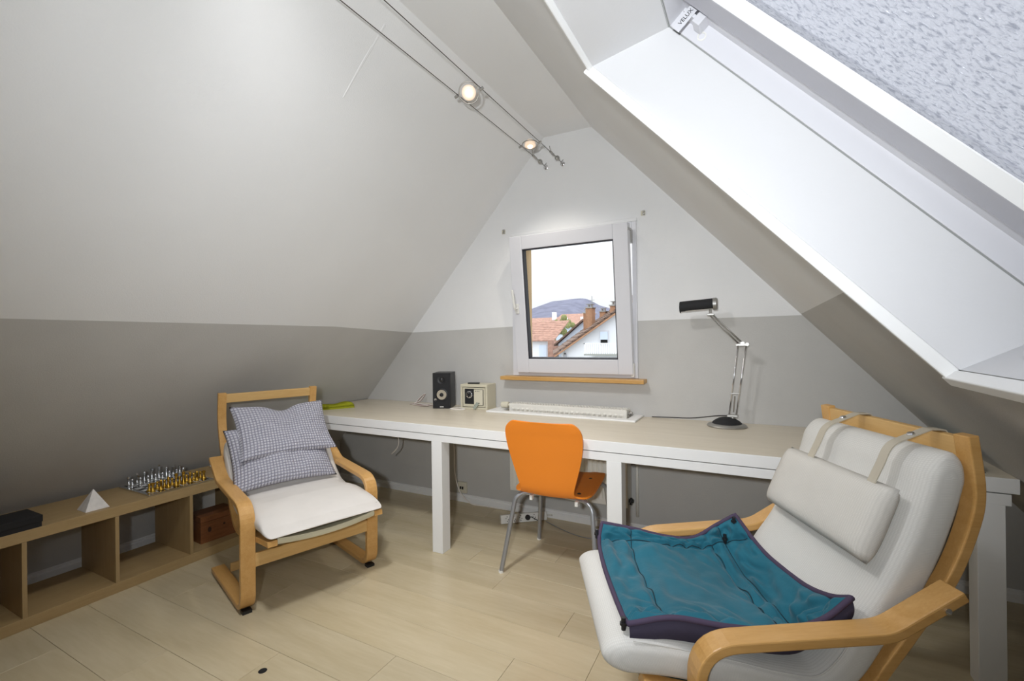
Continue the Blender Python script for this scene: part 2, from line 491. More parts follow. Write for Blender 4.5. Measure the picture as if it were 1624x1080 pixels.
# ------------------------------------------------------------------ room shell
GY = 3.046                      # gable wall
BY = -2.6                       # wall behind the camera
ZC = 2.727                      # collar ceiling
XL0, XR0 = -1.326, -0.97        # ceiling edges
SL, SR = 1.125, 1.10            # slopes of the two roof faces
XKL, XKR = -3.43, 1.22          # knee walls
def zl(x): return 2.729 - SL * (XL0 - x)
def zr(x): return 2.725 - SR * (x - XR0)
def xl(z): return XL0 - (2.729 - z) / SL
def xr(z): return XR0 + (2.725 - z) / SR
ZP_L, ZP_G, ZP_R = 1.376, 1.389, 1.40     # height of the grey paint line

# floor: slab with separate laminate planks
fl = struct(MB().box(XKL - 0.02, BY, -0.10, XKR + 0.02, GY, -0.009).build('floor', M_subfloor), 'pale maple laminate plank floor')
PW, PL = 0.2015, 1.30
offs = {-1: -2.167, 0: -1.739, 1: -1.296, 2: -0.862, 3: -1.87, 4: -0.755, 5: -1.20, 6: -1.475, 7: -1.02}
full = None
k0 = int(math.floor((BY - 1.02) / PW))
for k in range(k0, 11):
    y0 = 1.02 + PW * k; y1 = y0 + PW
    y0c, y1c = max(y0, BY), min(y1, GY)
    if y1c - y0c < 0.02: continue
    off = offs.get(k, -1.739 + 0.433 * (k % 3))
    x = off - PL * math.ceil((off - XKL) / PL)
    while x < XKR:
        a, b = max(x, XKL), min(x + PL, XKR)
        x += PL
        if b - a < 0.02: continue
        g = 0.0006
        whole = abs(b - a - PL) < 1e-6 and abs(y1c - y0c - PW) < 1e-6
        if whole and full is not None:
            o = full.copy(); C.objects.link(o); o.location = (a, y0c, -0.008); continue
        o = MB().box(g, g, 0, b - a - g, y1c - y0c - g, 0.008).build('plank', M_floor, fl, bevel=0.0007, seg=1, loc=(a, y0c, -0.008))
        if whole: full = o
tagk = MB().lathe([(0.016, 0.0004), (0.015, 0.0012), (0.0, 0.0012)], 18)
tag(tagk.build('floor_plug', M_dark, None, smooth=False, loc=(-1.702, 1.123, 0.0)), 'small round black cable hole plug set in the floor', 'plug')

# left roof face (knee wall + slope), white above grey
b = MB()
b.poly([(XKL, BY, 0), (XKL, GY, 0), (XKL, GY, zl(XKL)), (XKL, BY, zl(XKL))], 1)
xp0, xp1, xp2 = xl(1.372), xl(1.38), xl(1.348)
b.poly([(XKL, BY, zl(XKL)), (XKL, GY, zl(XKL)), (xp2, GY, 1.348), (xp1, 2.2, 1.38), (xp0, BY, 1.372)], 1)
b.poly([(xp0, BY, 1.372), (xp1, 2.2, 1.38), (xp2, GY, 1.348), (XL0, GY, 2.729), (XL0, BY, 2.729)], 0)
struct(b.build('wall_left', [M_white, M_grey], recalc=False), 'left sloped attic wall, white above a grey band')
# ceiling strip
b = MB(); b.poly([(XL0, BY, 2.729), (XL0, GY, 2.729), (XR0, GY, 2.725), (XR0, BY, 2.725)], 0)
struct(b.build('ceiling', M_white, recalc=False), 'narrow flat white ceiling strip between the slopes')

# right roof face with roof-window opening
OX0, OX1 = -0.453, 0.427
YN, YF = 0.12, 1.447
xq = xr(ZP_R)
b = MB()
def rq(xa, xb, ya, yb, mi): b.poly([(xa, ya, zr(xa)), (xb, ya, zr(xb)), (xb, yb, zr(xb)), (xa, yb, zr(xa))], mi)
rq(XR0, OX0, BY, GY, 0)
rq(OX0, xq, BY, YN, 0); rq(xq, OX1, BY, YN, 1)
rq(OX0, xq, YF, GY, 0); rq(xq, OX1, YF, GY, 1)
rq(OX1, XKR, BY, GY, 1)
b.poly([(XKR, BY, 0), (XKR, GY, 0), (XKR, GY, zr(XKR)), (XKR, BY, zr(XKR))], 1)
struct(b.build('wall_right', [M_white, M_grey], recalc=False), 'right sloped attic wall with the roof window')

# gable wall with window hole, white above grey, thick
WX0, WX1, WZ0, WZ1 = -1.59, -0.672, 1.012, 2.04
b = MB()
def gx(z): return xl(z), xr(z)
def gq(pts, mi): b.poly([(x, GY, z) for x, z in pts], mi)
zpl, zpw0, zpw1, zpr = 1.348, 1.374, 1.389, 1.393
# left of window
gq([(XKL, 0), (WX0, 0), (WX0, zpw0), (xl(zpl), zpl), (XKL, zl(XKL))], 1)
gq([(xl(zpl), zpl), (WX0, zpw0), (WX0, zl(WX0))], 0)
# under and over the window
gq([(WX0, 0), (WX1, 0), (WX1, WZ0), (WX0, WZ0)], 1)
gq([(WX0, WZ1), (WX1, WZ1), (WX1, zr(WX1)), (XR0, 2.725), (XL0, 2.729), (WX0, zl(WX0))], 0)
# right of window
gq([(WX1, 0), (XKR, 0), (XKR, zr(XKR)), (xr(zpr), zpr), (WX1, zpw1)], 1)
gq([(WX1, zpw1), (xr(zpr), zpr), (WX1, zr(WX1))], 0)
# inner and outer reveal
GO = GY + 0.33
for (xa, za, xb, zb) in ((WX0, WZ0, WX0, WZ1), (WX1, WZ0, WX1, WZ1), (WX0, WZ1, WX1, WZ1), (WX0, WZ0, WX1, WZ0)):
    b.poly([(xa, GY, za), (xb, GY, zb), (xb, GY + 0.09, zb), (xa, GY + 0.09, za)], 0)
    b.poly([(xa, GY + 0.09, za), (xb, GY + 0.09, zb), (xb, GO, zb), (xa, GO, za)], 2)
struct(b.build('wall_back', [M_white, M_grey, M_ochre], recalc=False), 'gable wall, white above a grey band')
b = MB(); b.poly([(XKL, BY, 0), (XKR, BY, 0), (XKR, BY, zr(XKR)), (XR0, BY, 2.725), (XL0, BY, 2.729), (XKL, BY, zl(XKL))], 0)
struct(b.build('wall_front', M_backwall, recalc=False), 'dark wall behind the camera')
# patched seam running across the left slope
def lsn(x, y, d): return Vector((x, y, zl(x))) + Vector((0.747, 0, -0.664)) * d
b = MB()
sp = [(-1.40, 1.515), (-1.47, 1.510), (-1.505, 1.505), (-1.56, 1.50), (-1.635, 1.495)]
for i in range(4):
    (xa, ya), (xb, yb) = sp[i], sp[i + 1]
    w = (0.006, 0.008, 0.007, 0.005)[i]
    q = []
    for d in (0.0, 0.0014):
        for (x, y, ww) in ((xa, ya, w), (xb, yb, w * 0.8)):
            q += [lsn(x, y - ww + d * 2, d), lsn(x, y + ww - d * 2, d)]
    b.hexa(q)
struct(b.build('trim_1', M_white), 'filled plaster seam across the left slope')

# baseboards
def baseboard(name, p0, p1, nrm, label):
    p0, p1, nrm = Vector(p0), Vector(p1), Vector(nrm)
    prof = [(0, 0), (0.016, 0), (0.016, 0.038), (0.010, 0.044), (0.010, 0.052), (0.0, 0.058)]
    o = MB().prism([p0 + nrm * a + Vector((0, 0, z)) for a, z in prof], p1 - p0).build(name, M_trimw)
    return struct(o, label)
baseboard('baseboard_back', (XKL, GY, 0), (XKR, GY, 0), (0, -1, 0), 'white skirting board along the gable wall')
baseboard('baseboard_left', (XKL, BY, 0), (XKL, GY - 0.02, 0), (1, 0, 0), 'white skirting board behind the low shelf')
baseboard('baseboard_right', (XKR, BY, 0), (XKR, GY - 0.02, 0), (-1, 0, 0), 'white skirting board under the right slope')

# ------------------------------------------------------------------ roof window (window_2)
TD = Vector((1, 0, -SR)).normalized(); NN = Vector((SR, 0, 1)).normalized()
O2 = Vector((OX0, 0, zr(OX0)))
TT = (OX1 - OX0) / TD.x
def S(t, y, n): return O2 + TD * t + NN * n + Vector((0, y, 0))
w2 = thing('window_2', 'white centre-pivot roof window with patterned glass in the right slope', 'window')
del w2['category']; w2['kind'] = 'structure'
def ring(mb, t0, t1, y0, y1, wt, wy, n0, n1, mi=0, slope=0.0):
    """rectangular frame of four bars, outer edge t0..t1 / y0..y1"""
    for (a0, a1, c0, c1) in ((t0, t1, y0, y0 + wy), (t0, t1, y1 - wy, y1), (t0, t0 + wt, y0 + wy, y1 - wy), (t1 - wt, t1, y0 + wy, y1 - wy)):
        mb.hexa([S(t, y, n) for n in (n0, n1) for y in (c0, c1) for t in (a0, a1)], mi)
T0, T1, ND = 0.123, 1.36, 0.208
b = MB()
b.poly([S(0, YF, 0), S(TT, YF, 0), S(T1, YF, ND), S(T0, YF, ND)])
b.poly([S(0, YN, 0), S(T0, YN, ND), S(T1, YN, ND), S(TT, YN, 0)])
b.poly([S(0, YN, 0), S(0, YF, 0), S(T0, YF, ND), S(T0, YN, ND)])
b.poly([S(TT, YN, 0), S(T1, YN, ND), S(T1, YF, ND), S(TT, YF, 0)])
b.build('reveal', M_reveal, w2, recalc=False)
# thin edge strips round the opening
def edge_strip(name, ta, tb, ya, yb, n0, n1, lab=None):
    o = MB().hexa([S(t, y, n) for n in (n0, n1) for y in (ya, yb) for t in (ta, tb)]).build(name, M_trimw, w2, bevel=0.003)
    return o
edge_strip('edge_bead', -0.014, TT, YF - 0.002, YF + 0.014, -0.032, 0.0)
edge_strip('edge_bead', -0.014, TT, YN - 0.016, YN + 0.002, -0.020, 0.0)
edge_strip('edge_bead', -0.016, 0.002, YN, YF - 0.002, -0.020, 0.0)
MB().hexa([S(t, y, n) for n in (-0.034, -0.004) for y in (YN - 0.02, YF + 0.022) for t in (TT - 0.004, TT + 0.024)]).build('sill_board', M_trimw, w2, bevel=0.003)
b = MB(); ring(b, T0 - 0.06, T1 + 0.06, YN - 0.06, YF + 0.06, 0.063, 0.063, ND + 0.004, 0.30)
ring(b, T0, T1, YN, YF, 0.055, 0.058, 0.268, 0.30)
b.build('frame', M_frame, w2, bevel=0.002)
b = MB(); ring(b, T0 - 0.04, T1 + 0.04, YN - 0.04, YF + 0.04, 0.0395, 0.0395, ND - 0.002, ND + 0.0045)  # grey strip painted for the gap's shade; also blocks leaking sky light
b.build('joint_gap', M_joint, w2)
b = MB(); ring(b, T0 + 0.012, T1 - 0.055, YN + 0.066, YF - 0.066, 0.085, 0.093, 0.258, 0.315)
sa = b.build('sash', M_sash, w2, bevel=0.004)
# glazing bead: sloping inner edge of the sash
b = MB()
ya, yb, ta, tb = YN + 0.159, YF - 0.159, T0 + 0.097, T1 - 0.14
q = 0.020
co = [(ta, ya), (tb, ya), (tb, yb), (ta, yb)]; ci = [(ta + q, ya + q), (tb - q, ya + q), (tb - q, yb - q), (ta + q, yb - q)]
for i in range(4):
    j = (i + 1) % 4
    b.hexa([S(*co[i], 0.2585), S(*co[j], 0.2585), S(*ci[i], 0.285), S(*ci[j], 0.285),
            S(*co[i], 0.300), S(*co[j], 0.300), S(*ci[i], 0.300), S(*ci[j], 0.300)])
b.build('glazing_bead', M_trimw, sa)
b = MB()
A, B2, D2, E2 = S(ta, ya, 0.288), S(tb, ya, 0.288), S(tb, yb, 0.288), S(ta, yb, 0.288)
b.add([A, B2, D2, E2], [(0, 1, 2, 3)])
for i, uv in enumerate(((0, 0), (tb - ta, 0), (tb - ta, yb - ya), (0, yb - ya))): b.uv[i] = uv
b.build('pane', M_rain, sa, recalc=False)
# hinge hardware at the top far corner
def sbox(name, t0, t1, y0, y1, n0, n1, mtl, par=None):
    return MB().hexa([S(t, y, n) for n in (n0, n1) for y in (y0, y1) for t in (t0, t1)]).build(name, mtl, par or w2, bevel=0.0015)
hp = sbox('hinge_plate', 0.158, 0.186, 1.398, 1.401, 0.196, 0.30, M_frame)
sbox('hinge_arm', 0.150, 0.20, 1.401, 1.445, 0.246, 0.256, M_frame)
sbox('pivot_block', 0.196, 0.222, 1.395, 1.442, 0.236, 0.29, M_frame)
capm = MB()
Tcap = Matrix.Translation(S(0.228, YF - 0.0005, 0.236)) @ Matrix.Rotation(PI / 2, 4, 'X')
capm.lathe([(0.013, 0.0), (0.013, 0.004), (0.0095, 0.005), (0.0085, 0.002), (0.0, 0.002)], 20, T=Tcap)
capm.build('screw_cap', M_wplast, w2, smooth='auto')

def text_obj(name, txt, size, mtl, parent, origin, xdir, up, depth=0.0004):
    cu = bpy.data.curves.new(name, 'FONT'); cu.body = txt; cu.size = size; cu.extrude = depth
    cu.align_x = 'CENTER'; cu.align_y = 'CENTER'
    o = bpy.data.objects.new(name, cu)
    cu.materials.append(mtl)
    x = Vector(xdir).normalized(); z = x.cross(Vector(up)).normalized(); y = z.cross(x)
    mw = Matrix((( x.x, y.x, z.x, origin[0]), (x.y, y.y, z.y, origin[1]), (x.z, y.z, z.z, origin[2]), (0, 0, 0, 1)))
    dg = None
    C.objects.link(o)
    bpy.context.view_layer.update()
    me = bpy.data.meshes.new_from_object(o)
    bpy.data.objects.remove(o)
    me.transform(mw)
    me.materials.clear(); me.materials.append(mtl)
    r = bpy.data.objects.new(name, me); C.objects.link(r); r.parent = parent
    return r
text_obj('maker_lettering', 'VELUX', 0.016, M_black, hp, S(0.172, 1.3975, 0.236), NN, -TD)

# ------------------------------------------------------------------ gable window (window_1)
w1 = thing('window_1', 'white tilt window in the gable wall, tilted open', 'window')
del w1['category']; w1['kind'] = 'structure'
b = MB()
fw = 0.048; y0, y1 = GY - 0.012, GY + 0.062
b.box(WX0, y0, WZ0, WX0 + fw, y1, WZ1); b.box(WX1 - 0.030, y0, WZ0, WX1, y1, WZ1)
b.box(WX0 + fw, y0, WZ1 - fw, WX1 - 0.030, y1, WZ1); b.box(WX0 + fw, y0, WZ0, WX1 - 0.030, y1, WZ0 + 0.035)
b.build('frame', M_frame, w1, bevel=0.003)
TILT = math.radians(6.6)
sx0, sx1, sz0, sz1 = WX0 + 0.052, WX1 - 0.024, 0.0, 0.975
TS = Matrix.Translation(Vector((0, GY - 0.012, WZ0 + 0.028))) @ Matrix.Rotation(TILT, 4, 'X')
b = MB(); sw = 0.095
for bx in ((sx0, sx0 + sw, sz0, sz1), (sx1 - sw, sx1, sz0, sz1), (sx0 + sw, sx1 - sw, sz0, sz0 + 0.10), (sx0 + sw, sx1 - sw, sz1 - sw, sz1)):
    b.box(bx[0], -0.032, bx[2], bx[1], 0.032, bx[3], T=TS)
sash = b.build('sash', M_frame, w1, bevel=0.004)
b = MB(); gx0, gx1, gz0, gz1 = sx0 + sw, sx1 - sw, sz0 + 0.10, sz1 - sw
for bx in ((gx0, gx0 + 0.007, gz0, gz1), (gx1 - 0.007, gx1, gz0, gz1), (gx0, gx1, gz0, gz0 + 0.007), (gx0, gx1, gz1 - 0.007, gz1)):
    b.box(bx[0], -0.022, bx[2], bx[1], 0.026, bx[3], T=TS)
b.build('gasket', M_gasket, sash)
b = MB(); b.box(gx0 + 0.002, -0.002, gz0 + 0.002, gx1 - 0.002, 0.002, gz1 - 0.002, T=TS)
b.build('pane', M_pane, sash)
b = MB()
b.box(sx0 + 0.020, -0.042, 0.43, sx0 + 0.048, -0.032, 0.50, T=TS)
b.tube(fillet([(sx0 + 0.034, -0.040, 0.465), (sx0 + 0.034, -0.075, 0.465), (sx0 + 0.022, -0.075, 0.60)], [0, 0.02, 0]), 0.009, 10, T=TS)
b.build('handle', M_wplast, sash, bevel=0.002, smooth='auto')
b = MB(); b.box(sx1 - 0.006, -0.03, 0.93, sx1 + 0.004, 0.05, 0.945, T=TS)
b.box(WX1 - 0.044, GY - 0.055, 1.895, WX1 - 0.024, GY - 0.010, 1.985)
b.box(WX1 - 0.070, GY - 0.06, 1.965, WX1 - 0.030, GY - 0.045, 1.978)
b.build('stay_arm', M_satin, w1, bevel=0.002)
b = MB(); b.box(WX1 - 0.040, GY - 0.035, WZ0 + 0.01, WX1 - 0.018, GY - 0.010, WZ0 + 0.10)
b.build('hinge', M_wplast, w1, bevel=0.003)
b = MB(); b.box(-1.655, 2.948, 0.984, -0.617, GY + 0.03, 1.011)
struct(b.build('trim_2', M_sill, bevel=0.004), 'honey pine window sill board under the gable window')
# plaster bead over the window
b = MB(); b.box(WX0 - 0.004, GY - 0.014, WZ1, WX1 + 0.004, GY, WZ1 + 0.022)
struct(b.build('trim_3', M_white, bevel=0.004), 'white plaster bead above the gable window')

# two small curtain brackets left and right above the window
for (x, z, lab) in ((-1.661, 2.089, 'small beige curtain rod bracket left above the gable window'), (-0.629, 2.087, 'small beige curtain rod bracket right above the gable window')):
    o = thing('curtain_bracket', lab, 'bracket', (x, GY, z))
    MB().box(-0.014, -0.006, -0.016, 0.014, 0, 0.016).build('bracket_plate', M_beige2, o, bevel=0.002)
    MB().box(0.000, -0.020, -0.014, 0.012, -0.006, -0.002).box(0.0, -0.020, 0.004, 0.012, -0.006, 0.014).build('hook', M_satin, o, bevel=0.001)

# ------------------------------------------------------------------ long desk under the gable window
DY0, DZ = 2.231, 0.765
dx0, dx1 = -3.06, 0.811
desk = thing('desk', 'long white built-in desk with pale wood top along the gable wall', 'desk', (0, 0, 0))
b = MB()
rx0, rx1, ry0 = -1.60, -0.70, 2.86          # cut-out for the radiator
b.box(dx0, DY0 + 0.004, DZ - 0.05, rx0, GY - 0.002, DZ); b.box(rx1, DY0 + 0.004, DZ - 0.05, dx1 - 0.0, GY - 0.002, DZ)
b.box(rx0, DY0 + 0.004, DZ - 0.05, rx1, ry0, DZ)
b.build('desk_top', M_desk, desk)
MB().box(dx0, DY0 - 0.002, DZ - 0.052, dx1, DY0 + 0.004, DZ + 0.0006).build('front_edge', M_trimw, desk, bevel=0.0015)
b = MB()
b.box(dx0 + 0.12, DY0 + 0.001, 0.668, dx1 - 0.02, DY0 + 0.07, 0.709)
b.build('front_rail', M_trimw, desk, bevel=0.002)
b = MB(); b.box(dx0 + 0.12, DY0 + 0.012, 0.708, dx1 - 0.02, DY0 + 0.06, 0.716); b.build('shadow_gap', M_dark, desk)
MB().box(dx0 + 0.15, GY - 0.05, 0.655, -1.62, GY - 0.002, 0.715).build('wall_cleat', M_trimw, desk)
MB().box(-0.66, GY - 0.05, 0.655, dx1 - 0.05, GY - 0.002, 0.715).build('wall_cleat', M_trimw, desk)
for x in (-1.734, -0.655, 0.700):
    MB().box(x, DY0 + 0.001, 0.0, x + 0.075, DY0 + 0.081, 0.669).build('leg', M_trimw, desk, bevel=0.002)
# white border strip around the radiator cut-out
b = MB()
b.box(-1.690, 2.800, DZ, -0.640, 2.862, DZ + 0.012); b.box(-1.690, 2.862, DZ, -1.600, GY - 0.004, DZ + 0.012); b.box(-0.700, 2.862, DZ, -0.640, GY - 0.004, DZ + 0.012)
b.build('cutout_trim', M_trimw, desk, bevel=0.003)

# ------------------------------------------------------------------ radiator
rad = thing('radiator', 'cream panel radiator under the window, top poking through the desk', 'radiator', (0, 0, 0))
RX0, RX1, RY0, RY1, RZ0, RZ1 = -1.56, -0.722, 2.912, 3.012, 0.20, 0.818
b = MB()
# fluted front panel
pts = []
nfl = 24; pw = (RX1 - RX0 - 0.05) / nfl
prof = [(RX0, 0.0)]
for i in range(nfl):
    xa = RX0 + 0.025 + i * pw
    prof += [(xa + 0.002, 0.0), (xa + 0.010, 0.006), (xa + pw - 0.010, 0.006), (xa + pw - 0.002, 0.0)]
prof.append((RX1, 0.0))
vs = []; fs = []
zz = [RZ0, RZ0 + 0.03, RZ0 + 0.05, RZ1 - 0.05, RZ1 - 0.035, RZ1]
for iz, z in enumerate(zz):
    k = 0.0 if iz in (0, 1, 4, 5) else 1.0
    for x, d in prof: vs.append((x, RY0 + d * k, z))
n = len(prof)
for iz in range(len(zz) - 1):
    for i in range(n - 1): fs.append((iz * n + i, iz * n + i + 1, (iz + 1) * n + i + 1, (iz + 1) * n + i))
b.add(vs, fs)
b.build('front_panel', M_radiator, rad, recalc=False)
MB().box(RX0, RY0 + 0.0065, RZ0, RX1, RY0 + 0.018, RZ1 - 0.004).build('panel_core', M_radiator, rad)
MB().box(RX0, RY1 - 0.012, RZ0, RX1, RY1, RZ1 - 0.004).build('back_panel', M_radiator, rad)
MB().box(RX0 - 0.003, RY0 + 0.003, RZ0 + 0.02, RX0, RY1, RZ1).build('side_cover', M_radiator, rad)
MB().box(RX1, RY0 + 0.003, RZ0 + 0.02, RX1 + 0.003, RY1, RZ1).build('side_cover', M_radiator, rad)
b = MB()
nb = 42
for i in range(nb):
    x = RX0 + 0.008 + (RX1 - RX0 - 0.016) * i / (nb - 1)
    b.box(x - 0.0032, RY0 + 0.016, RZ1 - 0.006, x + 0.0032, RY1 - 0.002, RZ1 + 0.002)
b.build('grille_slat', M_radiator, rad)['kind'] = 'stuff'
b = MB()
b.box(RX0, RY0 - 0.001, RZ1 - 0.012, RX1, RY0 + 0.017, RZ1 + 0.003); b.box(RX0, RY1 - 0.012, RZ1 - 0.012, RX1, RY1 + 0.001, RZ1 + 0.003)
b.box(RX0, (RY0 + RY1) / 2 - 0.003, RZ1 - 0.012, RX1, (RY0 + RY1) / 2 + 0.003, RZ1 + 0.0025)
b.build('grille_frame', M_radiator, rad)
MB().box(RX0 + 0.002, RY0 + 0.016, RZ1 - 0.030, RX1 - 0.002, RY1 - 0.012, RZ1 - 0.028).build('grille_void', M_dark, rad)
dm = None
for i in range(22):
    b = MB(); x = RX0 + 0.03 + (RX1 - RX0 - 0.06) * i / 21
    b.lathe([(0.010, 0), (0.008, 0.004), (0.0, 0.005)], 10, T=Matrix.Translation(Vector((x, RY0 + 0.001, RZ1 - 0.034))) @ Matrix.Rotation(PI / 2, 4, 'X') @ Matrix.Diagonal(Vector((1.2, 0.75, 1.3, 1))))
    o = b.build('pressed_dimple', M_radiator, rad, smooth='auto')
# thermostat valve head, left, above the desk
b = MB()
Tv = Matrix.Translation(Vector((RX0 - 0.003, 2.945, 0.803))) @ Matrix.Rotation(-PI / 2, 4, 'Y')
b.lathe([(0.012, 0.0), (0.012, 0.018), (0.022, 0.020), (0.024, 0.028), (0.022, 0.034), (0.023, 0.042), (0.021, 0.075), (0.014, 0.080), (0, 0.080)], 20, T=Tv)
b.build('thermostat_head', M_beige2, rad, smooth='auto')
b = MB(); b.cyl((RX1 + 0.003, 2.955, 0.795), (RX1 + 0.026, 2.955, 0.795), 0.010, 12); b.cyl((RX1 + 0.010, 2.955, 0.795), (RX1 + 0.016, 2.955, 0.795), 0.017, 6)
b.build('bleed_plug', M_satin, rad)
b = MB(); b.cyl((RX1 + 0.003, 2.955, 0.235), (RX1 + 0.03, 2.955, 0.235), 0.012, 12); b.cyl((RX1 + 0.012, 2.945, 0.235), (RX1 + 0.022, 2.945, 0.235), 0.024, 8)
b.build('lower_plug', M_black, rad)
b = MB(); b.tube(fillet([(RX1 + 0.036, GY - 0.012, 0.60), (RX1 + 0.036, GY - 0.012, 0.11)], [0, 0]), 0.010, 10)
b.build('supply_pipe', M_radiator, rad, smooth=True)
for x in (RX0 + 0.06, RX1 - 0.09): MB().box(x, RY1, RZ0 + 0.05, x + 0.03, GY - 0.001, RZ1 - 0.1).build('wall_bracket', M_radiator, rad)

# ------------------------------------------------------------------ armchairs
def pad(path, w, th, nseg=10, edge=0.035, N=28, bulge=0.0, noise_amp=0.0, nz=6.0, endround=0.6, taper=None, thick=None):
    """upholstered slab: path of (y, z) mid points, width w, thickness th, rounded edges. Returns verts, faces, uvs"""
    P = catmull([(p[0], p[1], 0) for p in path], nseg)
    P = [Vector((p.x, p.y)) for p in P]
    L = [0.0]
    for i in range(1, len(P)): L.append(L[-1] + (P[i] - P[i - 1]).length)
    tot = L[-1]
    # end caps: extra rings shrinking
    rings = []
    def frame(i):
        t = (P[min(i + 1, len(P) - 1)] - P[max(i - 1, 0)]).normalized()
        return t, Vector((-t.y, t.x))
    t0, n0 = frame(0); t1, n1 = frame(len(P) - 1)
    e = th * endround
    for k in (1.0, 0.92, 0.7, 0.4): rings.append((P[0] - t0 * e * math.sin(k * PI / 2) , n0, math.cos(k * PI / 2) * 0.98 + 0.02, -e * k))
    for i, p in enumerate(P): rings.append((p, frame(i)[1], 1.0, L[i]))
    for k in (0.4, 0.7, 0.92, 1.0): rings.append((P[-1] + t1 * e * math.sin(k * PI / 2), n1, math.cos(k * PI / 2) * 0.98 + 0.02, tot + e * k))
    vs = []; uvs = []
    for (c, nn, kk, s) in rings:
        for k in range(N):
            a = 2 * PI * k / N
            ca, sa = math.cos(a), math.sin(a)
            ex = 0.16
            x = math.copysign(abs(ca) ** ex, ca) if abs(ca) > 1e-6 else 0
            # rounded rectangle through a superellipse
            x = math.copysign(min(1, abs(ca) * 1.0) ** 0.30, ca) if abs(ca) > 1e-6 else 0
            y = math.copysign(abs(sa) ** 0.55, sa) if abs(sa) > 1e-6 else 0
            ww = w / 2 - edge * (1 - kk) * 0.7
            if taper: ww *= taper(s / tot)
            px = x * ww
            h = th / 2 * kk * (thick(min(max(s / tot, 0), 1)) if thick else 1) * (1 + bulge * (1 - (px / (w / 2)) ** 2))
            q = c + nn * (y * h)
            v = Vector((px, q.x, q.y))
            if noise_amp:
                d = noise.noise(Vector((v.x * nz, s * nz, y * 2.0)))
                q = q + nn * (d * noise_amp * (0.4 + 0.6 * kk)); v = Vector((px + d * noise_amp * 0.5, q.x, q.y))
            vs.append(v); uvs.append((px, s + (0.02 * y)))
    fs = []
    R = len(rings)
    for i in range(R - 1):
        for k in range(N):
            k2 = (k + 1) % N
            fs.append((i * N + k, i * N + k2, (i + 1) * N + k2, (i + 1) * N + k))
    fs.append(tuple(range(N - 1, -1, -1))); fs.append(tuple((R - 1) * N + k for k in range(N)))
    return vs, fs, uvs
def pad_obj(name, mtl, parent, path, w, th, **kw):
    b = MB(); vs, fs, uvs = pad(path, w, th, **kw); b.add(vs, fs)
    for i, u in enumerate(uvs): b.uv[i] = u
    return b.build(name, mtl, parent, smooth=True, subsurf=1)

def armchair(name, label, loc, ang, dz, half=0.346, front=-0.185):
    """bentwood cantilever armchair; local x across, y towards the back; dz raises the arms and seat"""
    t = thing(name, label, 'armchair', loc, ang, 'bentwood armchairs')
    H = dz
    aw = 0.065
    for sgn in (-1, 1):
        xa, xb = (half - aw, half) if sgn > 0 else (-half, -half + aw)
        path = fillet([(0.57, 0.0265), (0.006, 0.0265), (-0.004, 0.5025 + H), (0.44, 0.535 + H), (0.600, 0.632 + H)], [0, 0.075, 0.10, 0.13, 0], 8)
        path = [(p.x, p.y) for p in path] if len(path[0]) == 2 else [(p[0], p[1]) for p in path]
        sf = MB().strip(path, xa, xb, 0.025).build('side_frame', M_birch, t, bevel=0.004)
        for y in (0.012, 0.50): MB().box(xa + 0.012, y, 0.0, xb - 0.012, y + 0.035, 0.0145).build('foot_pad', M_black, sf)
        xs = half if sgn > 0 else -half
        b = MB()
        Tb = Matrix.Translation(Vector((xs - sgn * 0.001, 0.555, 0.600 + H))) @ Matrix.Rotation(sgn * PI / 2, 4, 'Y')
        b.lathe([(0.0075, 0), (0.0075, 0.004), (0.004, 0.0055), (0, 0.0055)], 14, T=Tb)
        b.build('bolt', M_chrome, sf, smooth='auto')
        # bent seat and back rail
        xr0, xr1 = (0.238, 0.281) if sgn > 0 else (-0.281, -0.238)
        rp = catmull([(front, 0.372 + H, 0), (-0.05, 0.352 + H, 0), (0.12, 0.323 + H, 0), (0.30, 0.292 + H, 0), (0.40, 0.325 + H, 0), (0.485, 0.432 + H, 0), (0.560, 0.537 + H, 0), (0.630, 0.637 + H, 0), (0.680, 0.757 + H, 0), (0.697, 0.849 + H, 0), (0.681, 0.985 + H, 0)], 6)
        MB().strip([(p.x, p.y) for p in rp], xr0, xr1, 0.026).build('back_post', M_birch, t, bevel=0.003)
    w = half - aw
    MB().box(-w - 0.002, -0.008, 0.216 + H, w + 0.002, 0.010, 0.280 + H).build('front_rail', M_birch2, t, bevel=0.003)
    MB().box(-w - 0.002, 0.43, 0.040, w + 0.002, 0.448, 0.085).build('rear_rail', M_birch2, t, bevel=0.003)
    Tr = Matrix.Translation(Vector((0, 0.685, 0.952 + H))) @ Matrix.Rotation(math.radians(5), 4, 'X')
    MB().box(-0.240, -0.010, -0.026, 0.240, 0.010, 0.026, T=Tr).build('top_rail', M_birch2, t, bevel=0.003)
    MB().box(-0.240, 0.285, 0.272 + H, 0.240, 0.305, 0.312 + H).build('seat_crossbar', M_birch2, t, bevel=0.003)
    return t

